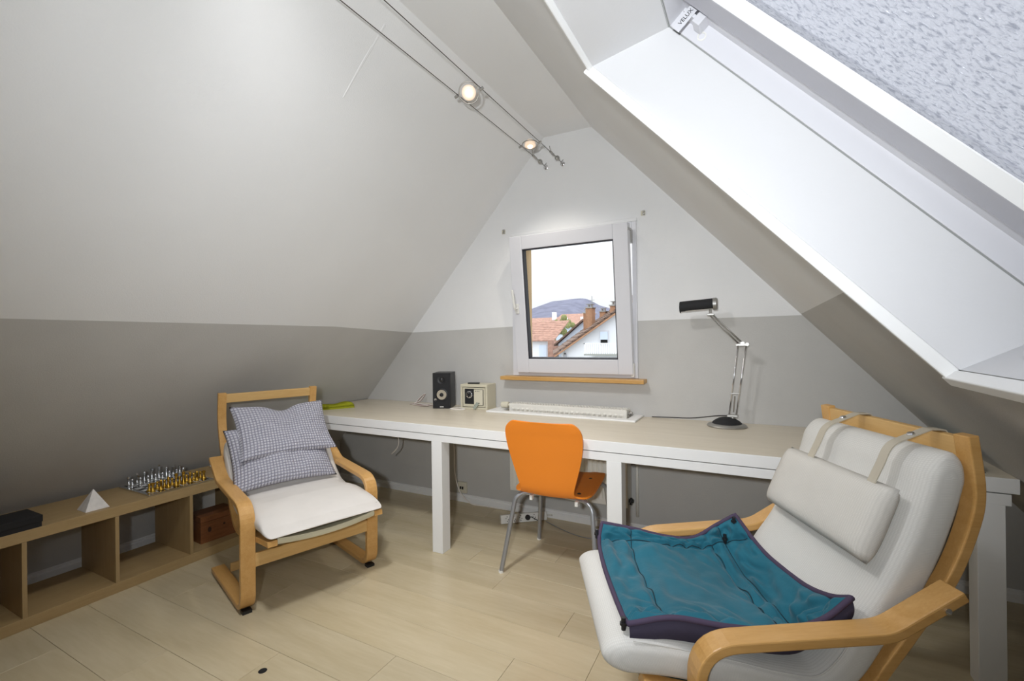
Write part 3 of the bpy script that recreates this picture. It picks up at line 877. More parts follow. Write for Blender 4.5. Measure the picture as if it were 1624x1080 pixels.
def sling(parent, mtl, H):
    # webbing stretched between the rails, sagging in the middle
    pth = catmull([(-0.172 if H < 0.02 else -0.10, 0.380 + H, 0), (-0.05, 0.366 + H, 0), (0.12, 0.338 + H, 0), (0.27, 0.312 + H, 0), (0.37, 0.325 + H, 0), (0.462, 0.432 + H, 0), (0.537, 0.537 + H, 0), (0.590, 0.615 + H, 0)], 4)
    b = MB(); n = len(pth) - 1
    def fn(d):
        def f(u, v):
            i = min(int(v * n + 1e-6), n); p = pth[i]
            t = (pth[min(i + 1, n)] - pth[max(i - 1, 0)]).normalized(); nn = Vector((-t.y, t.x))
            x = (u * 2 - 1) * 0.235
            sag = -0.022 * (1 - (u * 2 - 1) ** 2) + d
            return Vector((x, p.x + nn.x * sag, p.y + nn.y * sag))
        return f
    b.grid(fn(0.003), 12, n); b.grid(fn(-0.004), 12, n, flip=True)
    o = len(b.v) // 2
    for i in range(12): b.f.append((i, i + 1, o + i + 1, o + i)); b.m.append(0)
    return b.build('seat_webbing', mtl, parent, smooth='auto', recalc=False)

# left armchair with folded cushion
LH = 0.0
cl = armchair('armchair', 'bentwood armchair with beige seat cushion holding two waffle pillows, near the low shelf', (-2.015, 1.623, 0), math.radians(72.34), LH)
sling(cl, M_webbing, LH)
b = MB()
vs, fs, uvs = pad([(-0.135, 0.408), (-0.06, 0.418), (0.04, 0.420), (0.14, 0.415), (0.25, 0.412), (0.34, 0.430), (0.42, 0.500), (0.48, 0.575), (0.535, 0.665)], 0.575, 0.105, noise_amp=0.007, nz=7, bulge=0.10, thick=lambda s: 0.30 + 0.70 * min(1.0, s / 0.30) ** 0.7)
b.add(vs, fs)
for i, u in enumerate(uvs): b.uv[i] = u
cu = b.build('seat_cushion', M_linen, cl, smooth=True, subsurf=1)
b = MB()
def wh(u, v):
    x = (u * 2 - 1) * 0.237
    return Vector((x, -0.176 - 0.004 * math.sin(v * PI), 0.388 - 0.020 * (1 - (u * 2 - 1) ** 2) - 0.026 * v))
b.grid(wh, 16, 3)
b.build('webbing_hem', M_webbing, cl, smooth=True)
b = MB()
# stitched front hem with folded corners
hem = catmull([(-0.268, -0.142, 0.412), (-0.20, -0.158, 0.4045), (-0.07, -0.160, 0.403), (0.08, -0.160, 0.403), (0.20, -0.158, 0.405), (0.268, -0.142, 0.414)], 6)
b.tube(hem, 0.0045, 6)
b.build('hem', M_linen, cu, smooth=True)

# right armchair with long cushion and neck pillow
RH = 0.04
cr = armchair('armchair', 'bentwood armchair with cream cushion and strapped neck pillow, nearest the viewer', (-0.267, 1.458, 0), math.radians(-64), RH, 0.348, -0.12)
sling(cr, M_tealblanket, RH)
b = MB()
vs, fs, uvs = pad([(-0.155, 0.468), (-0.03, 0.456), (0.10, 0.428), (0.22, 0.400), (0.32, 0.392), (0.392, 0.445), (0.452, 0.540), (0.510, 0.620), (0.570, 0.732), (0.613, 0.843), (0.636, 0.920)], 0.548, 0.104, noise_amp=0.005, nz=5, bulge=0.05, thick=lambda s: 1.0 + 0.16 * max(0.0, min(1.0, (s - 0.5) / 0.2)))
b.add(vs, fs)
for i, u in enumerate(uvs): b.uv[i] = u
cu = b.build('seat_cushion', M_cream, cr, smooth=True, subsurf=1)
# cushion seams along both side edges
for sx in (-1, 1):
    for off, pn in ((0.036, 0),):
        P = catmull([(-0.145, 0.476, 0), (-0.03, 0.456, 0), (0.10, 0.428, 0), (0.22, 0.400, 0), (0.32, 0.392, 0), (0.392, 0.445, 0), (0.452, 0.540, 0), (0.510, 0.620, 0), (0.570, 0.732, 0), (0.613, 0.843, 0), (0.636, 0.920, 0)], 5)
        path = []
        for i, p in enumerate(P):
            tt = (P[min(i + 1, len(P) - 1)] - P[max(i - 1, 0)]).normalized()
            path.append((sx * 0.2615, p.x - tt.y * off, p.y + tt.x * off))
        MB().tube(path, 0.0022, 6).build('seam_piping', M_cream, cu, smooth=True)
# neck pillow lying on the back
sd = Vector((0, 0.155, 0.34)).normalized(); nd = Vector((0, -sd.z, sd.y))
def puff(b, origin, U, V, Nn, w, h, th, nu=26, nv=18, px=3.2, pz=0.55, bend=None, uvscale=1.0, wob=0.0, seed=0.0, pinch=0.05):
    """cushion shape: origin centre, axes U V N, outline rounded rectangle"""
    def surf(sg):
        def f(a, c):
            u, v = a * 2 - 1, c * 2 - 1
            pu = 1 - pinch * (1 - v * v) * (1 if abs(u) > 0 else 0)
            x = u * w / 2 * (1 - pinch * (1 - abs(v) ** 2)) ; y = v * h / 2 * (1 - pinch * (1 - abs(u) ** 2))
            k = max(0.0, (1 - abs(u) ** px)) * max(0.0, (1 - abs(v) ** px))
            z = sg * th / 2 * k ** pz
            p = Vector((x, y, z))
            if wob:
                p.z += wob * noise.noise(Vector((x * 9 + seed, y * 9, seed))) * min(1, k * 2)
                p.z += wob * 0.5 * noise.noise(Vector((x * 20 + seed, y * 20, seed + 3))) * min(1, k * 2)
            if bend: p = bend(p)
            return origin + U * p.x + V * p.y + Nn * p.z
        return f
    uvf = lambda a, c: (a * w * uvscale, c * h * uvscale)
    b.grid(surf(1), nu, nv, uvfn=uvf); b.grid(surf(-1), nu, nv, uvfn=uvf, flip=True)
b = MB()
# pillow centre on the cushion face
pc = Vector((0.012, 0.513, 0.780)) + nd * 0.026
U = Vector((1, 0, 0))
puff(b, pc, U, sd, nd, 0.47, 0.205, 0.085, pz=0.38, px=5, pinch=0.0, wob=0.003)
np_ = b.build('neck_pillow', M_creamp, cr, smooth=True, weld=True)
for x in (-0.078, 0.182):
    path = fillet([pc + U * (x - 0.012) + sd * 0.088 + nd * 0.022, pc + U * (x - 0.012) + sd * 0.15 + nd * 0.020, Vector((x, 0.600, 0.965)) + nd * 0.050, Vector((x, 0.655, 1.0245)), Vector((x, 0.690, 1.0235)), Vector((x, 0.704, 1.005)), Vector((x, 0.707, 0.945))], [0, 0.05, 0.08, 0.012, 0.01, 0.01, 0], 6)
    path2 = [(p.y, p.z) for p in path]
    st = MB().strip(path2, x - 0.014, x + 0.014, 0.003).build('strap', M_strap, np_, smooth='auto')
    b = MB()
    k = Vector((x, 0.612, 1.0102)); rn = Vector((0, -0.36, 0.93))
    b.lathe([(0.0095, -0.002), (0.0095, 0.002), (0.007, 0.005), (0, 0.006)], 14, T=Matrix.Translation(k) @ rn.to_track_quat('Z', 'Y').to_matrix().to_4x4())
    b.build('snap_rivet', M_chrome, np_, smooth='auto')

# waffle pillows on the left armchair (own things, in world axes through the chair frame)
CL = RT((-2.015, 1.623, 0), math.radians(72.34)) @ Matrix.Diagonal(Vector((0.991, 0.991, 0.991, 1)))
R3 = CL.to_3x3()
def lvec(v): return (R3 @ Vector(v)).normalized()
def pillow(name, label, c, U, V, w, h, th, bend, seed):
    U = lvec(U); V = lvec(V); V = (V - U * U.dot(V)).normalized(); Nn = U.cross(V)
    c = CL @ Vector(c)
    b = MB(); puff(b, Vector((0, 0, 0)), U, V, Nn, w, h, th, 44, 30, px=2.4, pz=0.5, bend=bend, wob=0.010, seed=seed, pinch=0.07)
    o = b.build(name, M_waffle, None, smooth=True, weld=True, loc=c)
    return tag(o, label, 'pillow')
def bend1(p):
    p.z += -0.30 * p.x * p.x + (0.05 * max(0, p.y - 0.02) * 3 if p.y > 0 else 0)
    p.z += 0.25 * max(0.0, -p.y - 0.05) ** 1.0 * 0.2
    return p
def bend2(p):
    p.z += 0.9 * min(0.0, p.y) ** 2
    # top edge dips in the middle
    if p.y > 0: p.y -= 0.26 * p.y * math.exp(-(p.x / 0.075) ** 2)
    return p
pillow('waffle_pillow', 'lower lilac-grey waffle pillow lying on the beige chair seat', (-0.030, 0.385, 0.650), (1, 0.0, -0.01), (-0.03, 0.60, 0.80), 0.545, 0.37, 0.11, bend1, 1.3)
pillow('waffle_pillow', 'upper lilac-grey waffle pillow lying over the other pillow', (0.005, 0.452, 0.775), (1, 0.02, -0.02), (-0.06, 0.58, 0.80), 0.525, 0.35, 0.11, bend2, 8.1)

# ------------------------------------------------------------------ teal quilt in the right armchair
CR = RT((-0.267, 1.458, 0), math.radians(-64))
Q = [[(-.292, -.125, .588), (-.250, -.143, .540), (-.12, -.153, .532), (.02, -.155, .532), (.15, -.152, .532), (.215, -.149, .534), (.240, -.145, .540)],
     [(-.285, -.02, .570), (-.240, -.03, .540), (-.12, -.04, .526), (.02, -.04, .522), (.14, -.04, .528), (.21, -.04, .540), (.250, -.035, .562)],
     [(-.275, .10, .545), (-.235, .10, .522), (-.12, .09, .508), (.02, .09, .503), (.14, .09, .508), (.22, .09, .522), (.268, .09, .552)],
     [(-.275, .20, .540), (-.235, .21, .512), (-.12, .22, .486), (.02, .22, .478), (.14, .22, .484), (.225, .22, .500), (.270, .22, .545)],
     [(-.276, .29, .588), (-.230, .30, .535), (-.12, .315, .480), (.02, .320, .474), (.14, .320, .480), (.22, .32, .505), (.272, .32, .572)],
     [(-.264, .350, .628), (-.195, .378, .572), (-.115, .386, .552), (.0, .392, .550), (.10, .392, .560), (.2, .390, .590), (.264, .398, .622)]]
NR, NC = 6, 7
def cm1(a, b, c, d, t): return 0.5 * ((2 * b) + (c - a) * t + (2 * a - 5 * b + 4 * c - d) * t * t + (3 * b - a - 3 * c + d) * t ** 3)
def cmrow(P, t):
    n = len(P) - 1; x = min(max(t, 0), 1) * n; i = min(int(x), n - 1); f = x - i
    g = lambda k: P[k] if 0 <= k <= n else (P[0] * 2 - P[1] if k < 0 else P[n] * 2 - P[n - 1])
    return cm1(g(i - 1), g(i), g(i + 1), g(i + 2), f)
QV = [[Vector(p) for p in r] for r in Q]
def qbase(u, v): return cmrow([cmrow(r, u) for r in QV], v)
def qnorm(u, v):
    e = 0.01
    a = qbase(min(u + e, 1), v) - qbase(max(u - e, 0), v); c = qbase(u, min(v + e, 1)) - qbase(u, max(v - e, 0))
    n = a.cross(c).normalized()
    return n if n.z > 0 else -n
SEAMS = []
def seamd(u, v):
    """distance to the stitched channels"""
    d = 1.0
    for s in (0.155, 0.845): d = min(d, abs(u - s) * 0.55)
    d = min(d, abs(v - 0.20) * 0.55)
    for s in (0.70, 0.80): d = min(d, abs(v - s) * 0.55)
    return d
def qtop(u, v):
    p = qbase(u, v); n = qnorm(u, v)
    ed = min(u * 0.55, (1 - u) * 0.55, v * 0.55, (1 - v) * 0.55)
    puffy = 0.014 * (1 - math.exp(-(seamd(u, v) / 0.012) ** 2)) * min(1, ed / 0.02)
    inner = 0.155 < u < 0.845 and 0.20 < v < 0.70
    w = 0.35 if inner else 1.0
    q = Vector((u * 6.0, v * 6.5, 0))
    wr = noise.noise(q * 1.1) * 0.012 + (abs(noise.noise(q * 1.6 + Vector((3.1, 0, 0)))) - .25) * 0.032 * w
    wr += (abs(noise.noise(Vector((u * 7 + v * 3, v * 15 - u * 4, 4.0)))) - .2) * 0.012 * w
    return p + n * (0.002 + puffy + wr * min(1, ed / 0.03))
for a_, c_ in (((0.155, 0.03), (0.155, 0.97)), ((0.845, 0.03), (0.845, 0.97)), ((0.03, 0.20), (0.97, 0.20)), ((0.155, 0.70), (0.845, 0.70)), ((0.03, 0.80), (0.97, 0.80))):
    sm = [CR @ (qtop(a_[0] + (c_[0] - a_[0]) * k / 60, a_[1] + (c_[1] - a_[1]) * k / 60) + Vector((0, 0, 0.0006))) for k in range(61)]
    SEAMS.append(MB().tube(sm, 0.0018, 5))
b = MB(); b.grid(qtop, 110, 96, uvfn=lambda u, v: (u, v))
b.v = [CR @ p for p in b.v]
quilt = b.build('quilt', M_teal, None, smooth=True)
for sm in SEAMS: sm.build('stitched_seam', M_seam, quilt, smooth=True)
tag(quilt, 'padded teal quilt with plum piping spread in the cream armchair', 'quilt')
def qbot(u, v):
    ed = min(u, 1 - u, v, 1 - v)
    n = qnorm(u, v)
    return qbase(u, v) - n * (0.014 * min(1, ed / 0.08) + 0.003 * noise.noise(Vector((u * 8, v * 8, 9))) * min(1, ed / 0.08))
b = MB(); b.grid(qbot, 50, 44, flip=True)
b.v = [CR @ p for p in b.v]
b.build('backing', M_purple, quilt, smooth=True)
edge = [(i / 60, 0) for i in range(60)] + [(1, i / 50) for i in range(50)] + [(1 - i / 60, 1) for i in range(60)] + [(0, 1 - i / 50) for i in range(50)]
b = MB(); b.tube([CR @ (qbase(u, v) + Vector((0, 0, 0.001))) for u, v in edge], 0.0075, 8, closed=True)
b.build('piping', M_piping, quilt, smooth=True)
# outer plum flank hanging along the near arm
b = MB()
def flank(u, v):
    p = qbase(1, u)
    return CR @ (p + Vector((0.004 + 0.006 * math.sin(v * PI), 0.006 * math.sin(u * 22) * v, -0.004 - v * (0.040 + 0.012 * math.sin(u * PI) + 0.006 * noise.noise(Vector((u * 7, v, 2)))))))
b.grid(flank, 40, 6)
def flank2(u, v):
    p = qbase(0.9 * u + 0.1, 0)
    return p
b.build('outer_flank', M_purple, quilt, smooth=True)
for (u, v, d) in ((0.10, 0.0, -1), (0.965, 0.0, -1), (0.06, 0.93, 0), (0.16, 0.80, 0)):
    p = CR @ (qbase(u, v) + Vector((0, -0.012 if d else 0.0, 0.0 if d else 0.018)))
    b = MB(); dirn = (R3.inverted() @ Vector((0, 0, 1)))
    b.tube([p + Vector((0, 0, -0.016)), p + Vector((0, 0, 0.016))], [0.006, 0.006], 8)
    b.lathe([(0.0095, -0.003), (0.0095, 0.003), (0.0, 0.004)], 12, T=Matrix.Translation(p) @ FWD.to_track_quat('Y', 'Z').to_matrix().to_4x4())
    b.build('toggle', M_black, quilt, smooth='auto')

# ------------------------------------------------------------------ orange chair
oc = thing('desk_chair', 'orange moulded plywood chair with grey steel legs, pushed up to the desk', 'chair', (-0.972, 2.203, 0), math.radians(2))
# path of (y, z, half width)
prof = [(-0.066, 0.850, 0.142), (-0.066, 0.8485, 0.154), (-0.065, 0.845, 0.166), (-0.062, 0.836, 0.183), (-0.058, 0.822, 0.198), (-0.052, 0.800, 0.209), (-0.042, 0.765, 0.2135), (-0.029, 0.70, 0.207),
        (-0.016, 0.63, 0.191), (-0.007, 0.57, 0.174), (0.000, 0.52, 0.159), (0.008, 0.482, 0.150), (0.024, 0.455, 0.156), (0.050, 0.443, 0.186), (0.085, 0.441, 0.210),
        (0.15, 0.443, 0.219), (0.25, 0.448, 0.216), (0.36, 0.454, 0.210), (0.45, 0.458, 0.199), (0.485, 0.455, 0.185), (0.502, 0.450, 0.160), (0.510, 0.447, 0.12)]
PP = catmull([(a, c, d) for a, c, d in prof], 4)
npp = len(PP) - 1
b = MB()
def shell(d):
    def f(u, v):
        i = min(int(round(v * npp)), npp); p = PP[i]
        t = (PP[min(i + 1, npp)] - PP[max(i - 1, 0)]); t = Vector((t.x, t.y)).normalized(); nn = Vector((-t.y, t.x))
        uu = u * 2 - 1
        back = max(0.0, min(1.0, (p.y - 0.50) / 0.15))
        curv = 0.014 * uu * uu * back + 0.010 * uu * uu * (1 - back)
        return Vector((uu * p.z, p.x + nn.x * (curv + d), p.y + nn.y * (curv + d)))
    return f
b.grid(shell(0.0045), 16, npp); b.grid(shell(-0.0045), 16, npp, flip=True)
o2 = len(b.v) // 2; W = 17
for j in range(npp):
    for i in (0, 16):
        a, c = j * W + i, (j + 1) * W + i
        b.f.append((a, c, c + o2, a + o2)); b.m.append(0)
for j in (0, npp):
    for i in range(16):
        a, c = j * W + i, j * W + i + 1
        b.f.append((a, c, c + o2, a + o2)); b.m.append(0)
b.build('shell', M_orange, oc, smooth='auto')
legs = [[(-0.06, 0.12, 0.425), (-0.17, 0.095, 0.424), (-0.210, 0.075, 0.400), (-0.270, 0.005, 0.0)],
        [(0.06, 0.12, 0.425), (0.18, 0.095, 0.424), (0.226, 0.075, 0.400), (0.270, 0.005, 0.0)],
        [(-0.06, 0.36, 0.432), (-0.16, 0.405, 0.432), (-0.200, 0.430, 0.410), (-0.240, 0.480, 0.0)],
        [(0.06, 0.36, 0.432), (0.17, 0.405, 0.432), (0.208, 0.430, 0.410), (0.240, 0.490, 0.0)]]
for L in legs:
    lg = MB().tube(fillet(L, [0, 0.05, 0.06, 0], 6), 0.0125, 12).build('leg', M_steel, oc, smooth='auto')
    f = Vector(L[-1]); MB().cyl(f, f + Vector((0, 0, 0.012)), 0.0135, 12).build('glide', M_wplast, lg)
for x in (-0.105, 0.150):
    MB().box(x - 0.009, 0.045, 0.405, x + 0.009, 0.075, 0.432).build('stacking_pad', M_wplast, oc, bevel=0.004)
for (x, y) in ((-0.13, 0.12), (0.145, 0.115), (-0.13, 0.36), (0.135, 0.37)):
    MB().lathe([(0.011, 0), (0.0095, 0.0025), (0.004, 0.003), (0, 0.002)], 14).build('screw', M_black, oc, smooth='auto', loc=(x, y, 0.4525 if y < 0.2 else 0.4615))

# ------------------------------------------------------------------ low open shelf on the left
sh = thing('low_shelf', 'low beech cube shelf on the floor against the left slope', 'shelf', (0, 0, 0))
SX0, SX1 = -3.295, -2.904
SY0, SY1 = 0.41, 1.895
MB().box(SX0, SY0, 0.0, SX1, SY1, 0.052).build('bottom_panel', M_shelf, sh, bevel=0.0015)
MB().box(SX0, SY0, 0.392, SX1, SY1, 0.443).build('top_panel', M_shelf, sh, bevel=0.0015)
MB().box(SX0, SY0, 0.052, SX1, SY0 + 0.05, 0.392).build('end_panel', M_shelfv, sh, bevel=0.0015)
MB().box(SX0, SY1 - 0.05, 0.052, SX1, SY1, 0.392).build('end_panel', M_shelfv, sh, bevel=0.0015)
for y in (0.794, 1.134, 1.486):
    MB().box(SX0, y, 0.052, SX1 - 0.001, y + 0.017, 0.392).build('divider', M_shelfv, sh, bevel=0.001)
# black box, marble pyramid, chessboard on top
o = thing('storage_box', 'flat black lidded box on the near end of the low shelf', 'box', (-2.985, 0.70, 0.443), 0.02)
MB().box(-0.082, -0.16, 0.0, 0.082, 0.16, 0.032).build('body', M_matblack, o, bevel=0.002)
MB().box(-0.085, -0.163, 0.022, 0.085, 0.163, 0.054).build('lid', M_matblack, o, bevel=0.003)
b = MB(); s = 0.049
b.add([(-s, -s, 0), (s, -s, 0), (s, s, 0), (-s, s, 0), (-0.0015, -0.0015, 0.097), (0.0015, -0.0015, 0.097), (0.0015, 0.0015, 0.097), (-0.0015, 0.0015, 0.097)],
      [(3, 2, 1, 0), (0, 1, 5, 4), (1, 2, 6, 5), (2, 3, 7, 6), (3, 0, 4, 7), (4, 5, 6, 7)])
tag(b.build('pyramid', M_marble, None, bevel=0.0015, loc=(-2.985, 1.076, 0.443)), 'white marble pyramid standing on the low shelf', 'ornament')
cb = thing('chessboard', 'silver-framed mirror chessboard lying on the far part of the low shelf', 'chessboard', (-3.095, 1.462, 0.443))
MB().box(-0.170, -0.170, 0, 0.170, 0.170, 0.010).build('board', M_silver, cb, bevel=0.002)
b = MB(); q = 0.152
b.add([(-q, -q, 0.0108), (q, -q, 0.0108), (q, q, 0.0108), (-q, q, 0.0108)], [(0, 1, 2, 3)])
for i, uv in enumerate(((0, 0), (1, 0), (1, 1), (0, 1))): b.uv[i] = uv
b.build('squares', M_chess, cb, recalc=False)
SQ = 2 * q / 8
def piece_mesh(kind):
    b = MB()
    base = [(0.0125, 0), (0.0125, 0.004), (0.010, 0.006), (0.0075, 0.010)]
    if kind == 'pawn': b.lathe(base + [(0.0045, 0.020), (0.007, 0.023), (0.005, 0.025), (0.0075, 0.030), (0.006, 0.035), (0, 0.037)], 14)
    elif kind == 'rook': b.lathe(base + [(0.006, 0.030), (0.009, 0.033), (0.009, 0.042), (0.006, 0.042), (0.006, 0.039), (0, 0.039)], 14)
    elif kind == 'bishop': b.lathe(base + [(0.005, 0.032), (0.008, 0.035), (0.005, 0.037), (0.0075, 0.044), (0.005, 0.051), (0.0015, 0.053), (0.002, 0.056), (0, 0.057)], 14)
    elif kind == 'knight':
        b.lathe(base + [(0.006, 0.018), (0, 0.018)], 14)
        out = [(-0.007, 0.016), (0.006, 0.016), (0.006, 0.028), (0.011, 0.034), (0.010, 0.040), (0.003, 0.044), (0.001, 0.049), (-0.004, 0.045), (-0.008, 0.034)]
        b.prism([(x, -0.004, z) for x, z in out], (0, 0.008, 0))
    elif kind == 'queen': b.lathe(base + [(0.005, 0.040), (0.008, 0.043), (0.0055, 0.046), (0.009, 0.058), (0.006, 0.059), (0.003, 0.062), (0, 0.063)], 14)
    else:
        b.lathe(base + [(0.0055, 0.042), (0.0085, 0.045), (0.006, 0.048), (0.0085, 0.059), (0.004, 0.062), (0, 0.062)], 14)
        b.box(-0.0012, -0.0012, 0.061, 0.0012, 0.0012, 0.071); b.box(-0.0012, -0.004, 0.065, 0.0012, 0.004, 0.068)
    return b
order = ['rook', 'knight', 'bishop', 'queen', 'king', 'bishop', 'knight', 'rook']
protos = {}
ordn = ['first', 'second', 'third', 'fourth', 'fifth', 'sixth', 'seventh', 'eighth']
for side, mtl, rb, rp, dirn in (('gold', M_gold, 7, 6, PI), ('silver', M_silver, 0, 1, 0.0)):
    for f in range(8):
        for row, kind in ((rb, order[f]), (rp, 'pawn')):
            key = (side, kind)
            if key not in protos:
                o = piece_mesh(kind).build('chess_' + kind, mtl, None, smooth='auto')
                protos[key] = o
            else:
                o = protos[key].copy(); C.objects.link(o)
            o.location = (-3.095 - q + SQ * (row + 0.5) + random.uniform(-.002, .002), 1.462 - q + SQ * (f + 0.5) + random.uniform(-.002, .002), 0.4540)
            o.rotation_euler = (0, 0, dirn); o.scale = (1.08, 1.08, 1.2)
            o['category'] = 'chess piece'; o['group'] = side + ' chess pieces on the mirror board'
            if kind == 'pawn': o['label'] = '%s chess pawn, %s in its row counting from the pyramid end' % (side, ordn[f])
            elif kind in ('king', 'queen'): o['label'] = '%s chess %s standing in the back rank of the mirror board' % (side, kind)
            else: o['label'] = '%s chess %s in the back rank, the one %s the marble pyramid' % (side, kind, 'nearer to' if f < 4 else 'farther from')
# wooden box inside the shelf
o = thing('wooden_box', 'red-brown knotty pine box inside the last cube of the low shelf', 'box', (-3.065, 1.70, 0.052), math.radians(-4))
b = MB(); b.box(-0.08, -0.105, 0, 0.08, 0.105, 0.012); b.box(-0.08, -0.105, 0.012, -0.068, 0.105, 0.125); b.box(0.068, -0.105, 0.012, 0.08, 0.105, 0.125)
b.box(-0.068, -0.105, 0.012, 0.068, -0.093, 0.125); b.box(-0.068, 0.093, 0.012, 0.068, 0.105, 0.125)
b.build('body', M_pine, o, bevel=0.001)
MB().box(-0.081, -0.106, 0.127, 0.081, 0.106, 0.162).build('lid', M_pine, o, bevel=0.002)
b = MB(); Tk = Matrix.Translation(Vector((0.080, -0.055, 0.075))) @ Matrix.Rotation(PI / 2, 4, 'Y')
b.lathe([(0.013, 0), (0.013, 0.0008), (0, 0.0008)], 14, T=Tk @ Matrix.Diagonal(Vector((1.3, 0.8, 1, 1))))
M_knot = mat('dark wood knot', (0.05, 0.018, 0.008), 0.6)
b.build('knot', M_knot, o)
b = MB(); b.lathe([(0.007, 0), (0.007, 0.0008), (0, 0.0008)], 12, T=Matrix.Translation(Vector((0.080, 0.03, 0.085))) @ Matrix.Rotation(PI / 2, 4, 'Y'))
b.build('knot', M_knot, o)

# ------------------------------------------------------------------ things on the desk
# folded olive towel
d1 = Vector((0.50, 0.866, 0)); a1 = math.atan2(d1.y, d1.x)
b = MB()
def towel(lo):
    def f(u, v):
        x = (u - 0.5) * 0.34; y = (v - 0.5) * 0.115
        k = (1 - abs(2 * v - 1) ** 6) * (1 - abs(2 * u - 1) ** 14)
        h = 0.038 + 0.006 * noise.noise(Vector((x * 18, y * 18, 1))) + 0.007 * math.sin(u * 9)
        return Vector((x, y + 0.006 * noise.noise(Vector((x * 14, 0, 5))), (h * k ** 0.4) if lo else 0.0005))
    return f
b.grid(towel(1), 40, 20); b.grid(towel(0), 40, 20, flip=True)
tw = b.build('folded_towel', M_olive, None, smooth=True, weld=True, loc=(-2.885, 2.475, DZ))
tw.rotation_euler = (0, 0, a1)
tag(tw, 'folded olive green towel lying on the left end of the desk', 'towel')
b = MB()
b.tube([(-0.165, -0.0585, 0.020), (0.165, -0.0585, 0.021)], 0.0035, 6)
b.build('fold', M_olive, tw, smooth=True)

# speaker
ang = math.radians(22.8)
sp = thing('bookshelf_speaker', 'black bookshelf loudspeaker with pale woofer cone on the desk', 'speaker', (-2.151, 2.792, DZ), ang)
MB().box(0, 0, 0, 0.137, 0.172, 0.268).build('cabinet', M_black, sp, bevel=0.003)
MB().box(0.002, -0.004, 0.002, 0.135, 0.0, 0.266).build('baffle', M_matblack, sp, bevel=0.001)
def facing(x, z, y=-0.004): return Matrix.Translation(Vector((x, y, z))) @ Matrix.Rotation(PI / 2, 4, 'X')
MB().lathe([(0.046, 0), (0.046, 0.003), (0.042, 0.004), (0.040, 0.002), (0, 0.002)], 28, T=facing(0.070, 0.104)).build('woofer_surround', M_black, sp, smooth='auto')
MB().lathe([(0.037, 0.0045), (0.034, 0.006), (0.016, 0.003), (0, 0.003)], 28, T=facing(0.070, 0.104)).build('woofer_cone', M_cone, sp, smooth='auto')
MB().lathe([(0.0155, 0.003), (0.0145, 0.007), (0.008, 0.010), (0, 0.011)], 20, T=facing(0.070, 0.104)).build('dust_cap', M_matblack, sp, smooth='auto')
MB().lathe([(0.030, 0), (0.030, 0.003), (0.016, 0.001), (0.013, 0.004), (0.006, 0.007), (0, 0.0075)], 24, T=facing(0.068, 0.215)).build('tweeter', M_black, sp, smooth='auto')
MB().lathe([(0.010, 0), (0.010, 0.001), (0.007, 0.0005), (0, 0.0005)], 16, T=facing(0.022, 0.066)).build('bass_port', M_chrome, sp, smooth='auto')
MB().box(0.055, -0.0052, 0.010, 0.084, -0.004, 0.016).build('name_plate', M_wplast, sp)

# safe
ang = math.radians(5)
sf = thing('small_safe', 'small beige steel safe with black dial panel on the desk beside the speaker', 'safe', (-1.951, 2.868, DZ), ang)
W, D, Hh = 0.222, 0.150, 0.184
b = MB(); b.box(0, 0.012, 0, W, D, Hh)
b.box(0, 0, 0, W, 0.012, 0.014); b.box(0, 0, Hh - 0.020, W, 0.012, Hh); b.box(0, 0, 0.014, 0.016, 0.012, Hh - 0.020); b.box(W - 0.016, 0, 0.014, W, 0.012, Hh - 0.020)
b.build('body', M_beige, sf, bevel=0.002)
MB().box(0.0165, 0.011, 0.0145, W - 0.0165, 0.0125, Hh - 0.0205).build('door_gap', M_dark, sf)
dr = MB().box(0.020, 0.0035, 0.018, W - 0.020, 0.0115, Hh - 0.024).build('door', M_beige, sf, bevel=0.002)
MB().box(0.036, 0.0005, 0.038, 0.112, 0.0035, Hh - 0.034).build('dial_panel', M_matblack, dr, bevel=0.001)
MB().box(0.113, 0.0005, 0.030, W - 0.032, 0.0035, Hh - 0.036).build('keypad_frame', M_matblack, dr, bevel=0.001)
MB().box(0.114, -0.0010, 0.034, W - 0.036, 0.0006, Hh - 0.038).build('keypad', M_beige2, dr, bevel=0.001)
b = MB(); b.lathe([(0.026, 0), (0.026, 0.003), (0.024, 0.004), (0, 0.004)], 28, T=facing(0.074, 0.108, 0.0005))
b.build('dial_ring', M_chrome, dr, smooth='auto')
b = MB()
for k in range(3): b.box(-0.021, -0.005, 0.004, 0.021, 0.005, 0.010, T=facing(0.074, 0.108, 0.0005) @ Matrix.Rotation(k * PI / 3 + 0.3, 4, 'Z'))
b.build('dial_knob', M_black, dr, bevel=0.002)
for k in range(3): MB().box(0.124 + k * 0.014, -0.0018, 0.132, 0.130 + k * 0.014, -0.0010, 0.137).build('keypad_mark', M_black, dr)
MB().box(0.130, -0.0018, 0.044, 0.160, -0.0010, 0.050).build('keypad_slot', M_black, dr)
b = MB(); b.box(-0.012, 0, -0.052, 0.012, 0.0012, 0.0, T=Matrix.Translation(Vector((0.146, -0.003, 0.050))) @ Matrix.Rotation(math.radians(-22), 4, 'X') @ Matrix.Rotation(math.radians(28), 4, 'Y'))
b.build('paper_tag', M_tag, sf)
o = MB().box(-0.045, -0.016, 0, 0.045, 0.016, 0.010).build('remote_control', M_black, None, bevel=0.004, loc=(-1.868, 2.925, DZ + Hh))
o.rotation_euler = (0, 0, math.radians(14)); tag(o, 'small black remote control lying on top of the beige safe', 'remote')

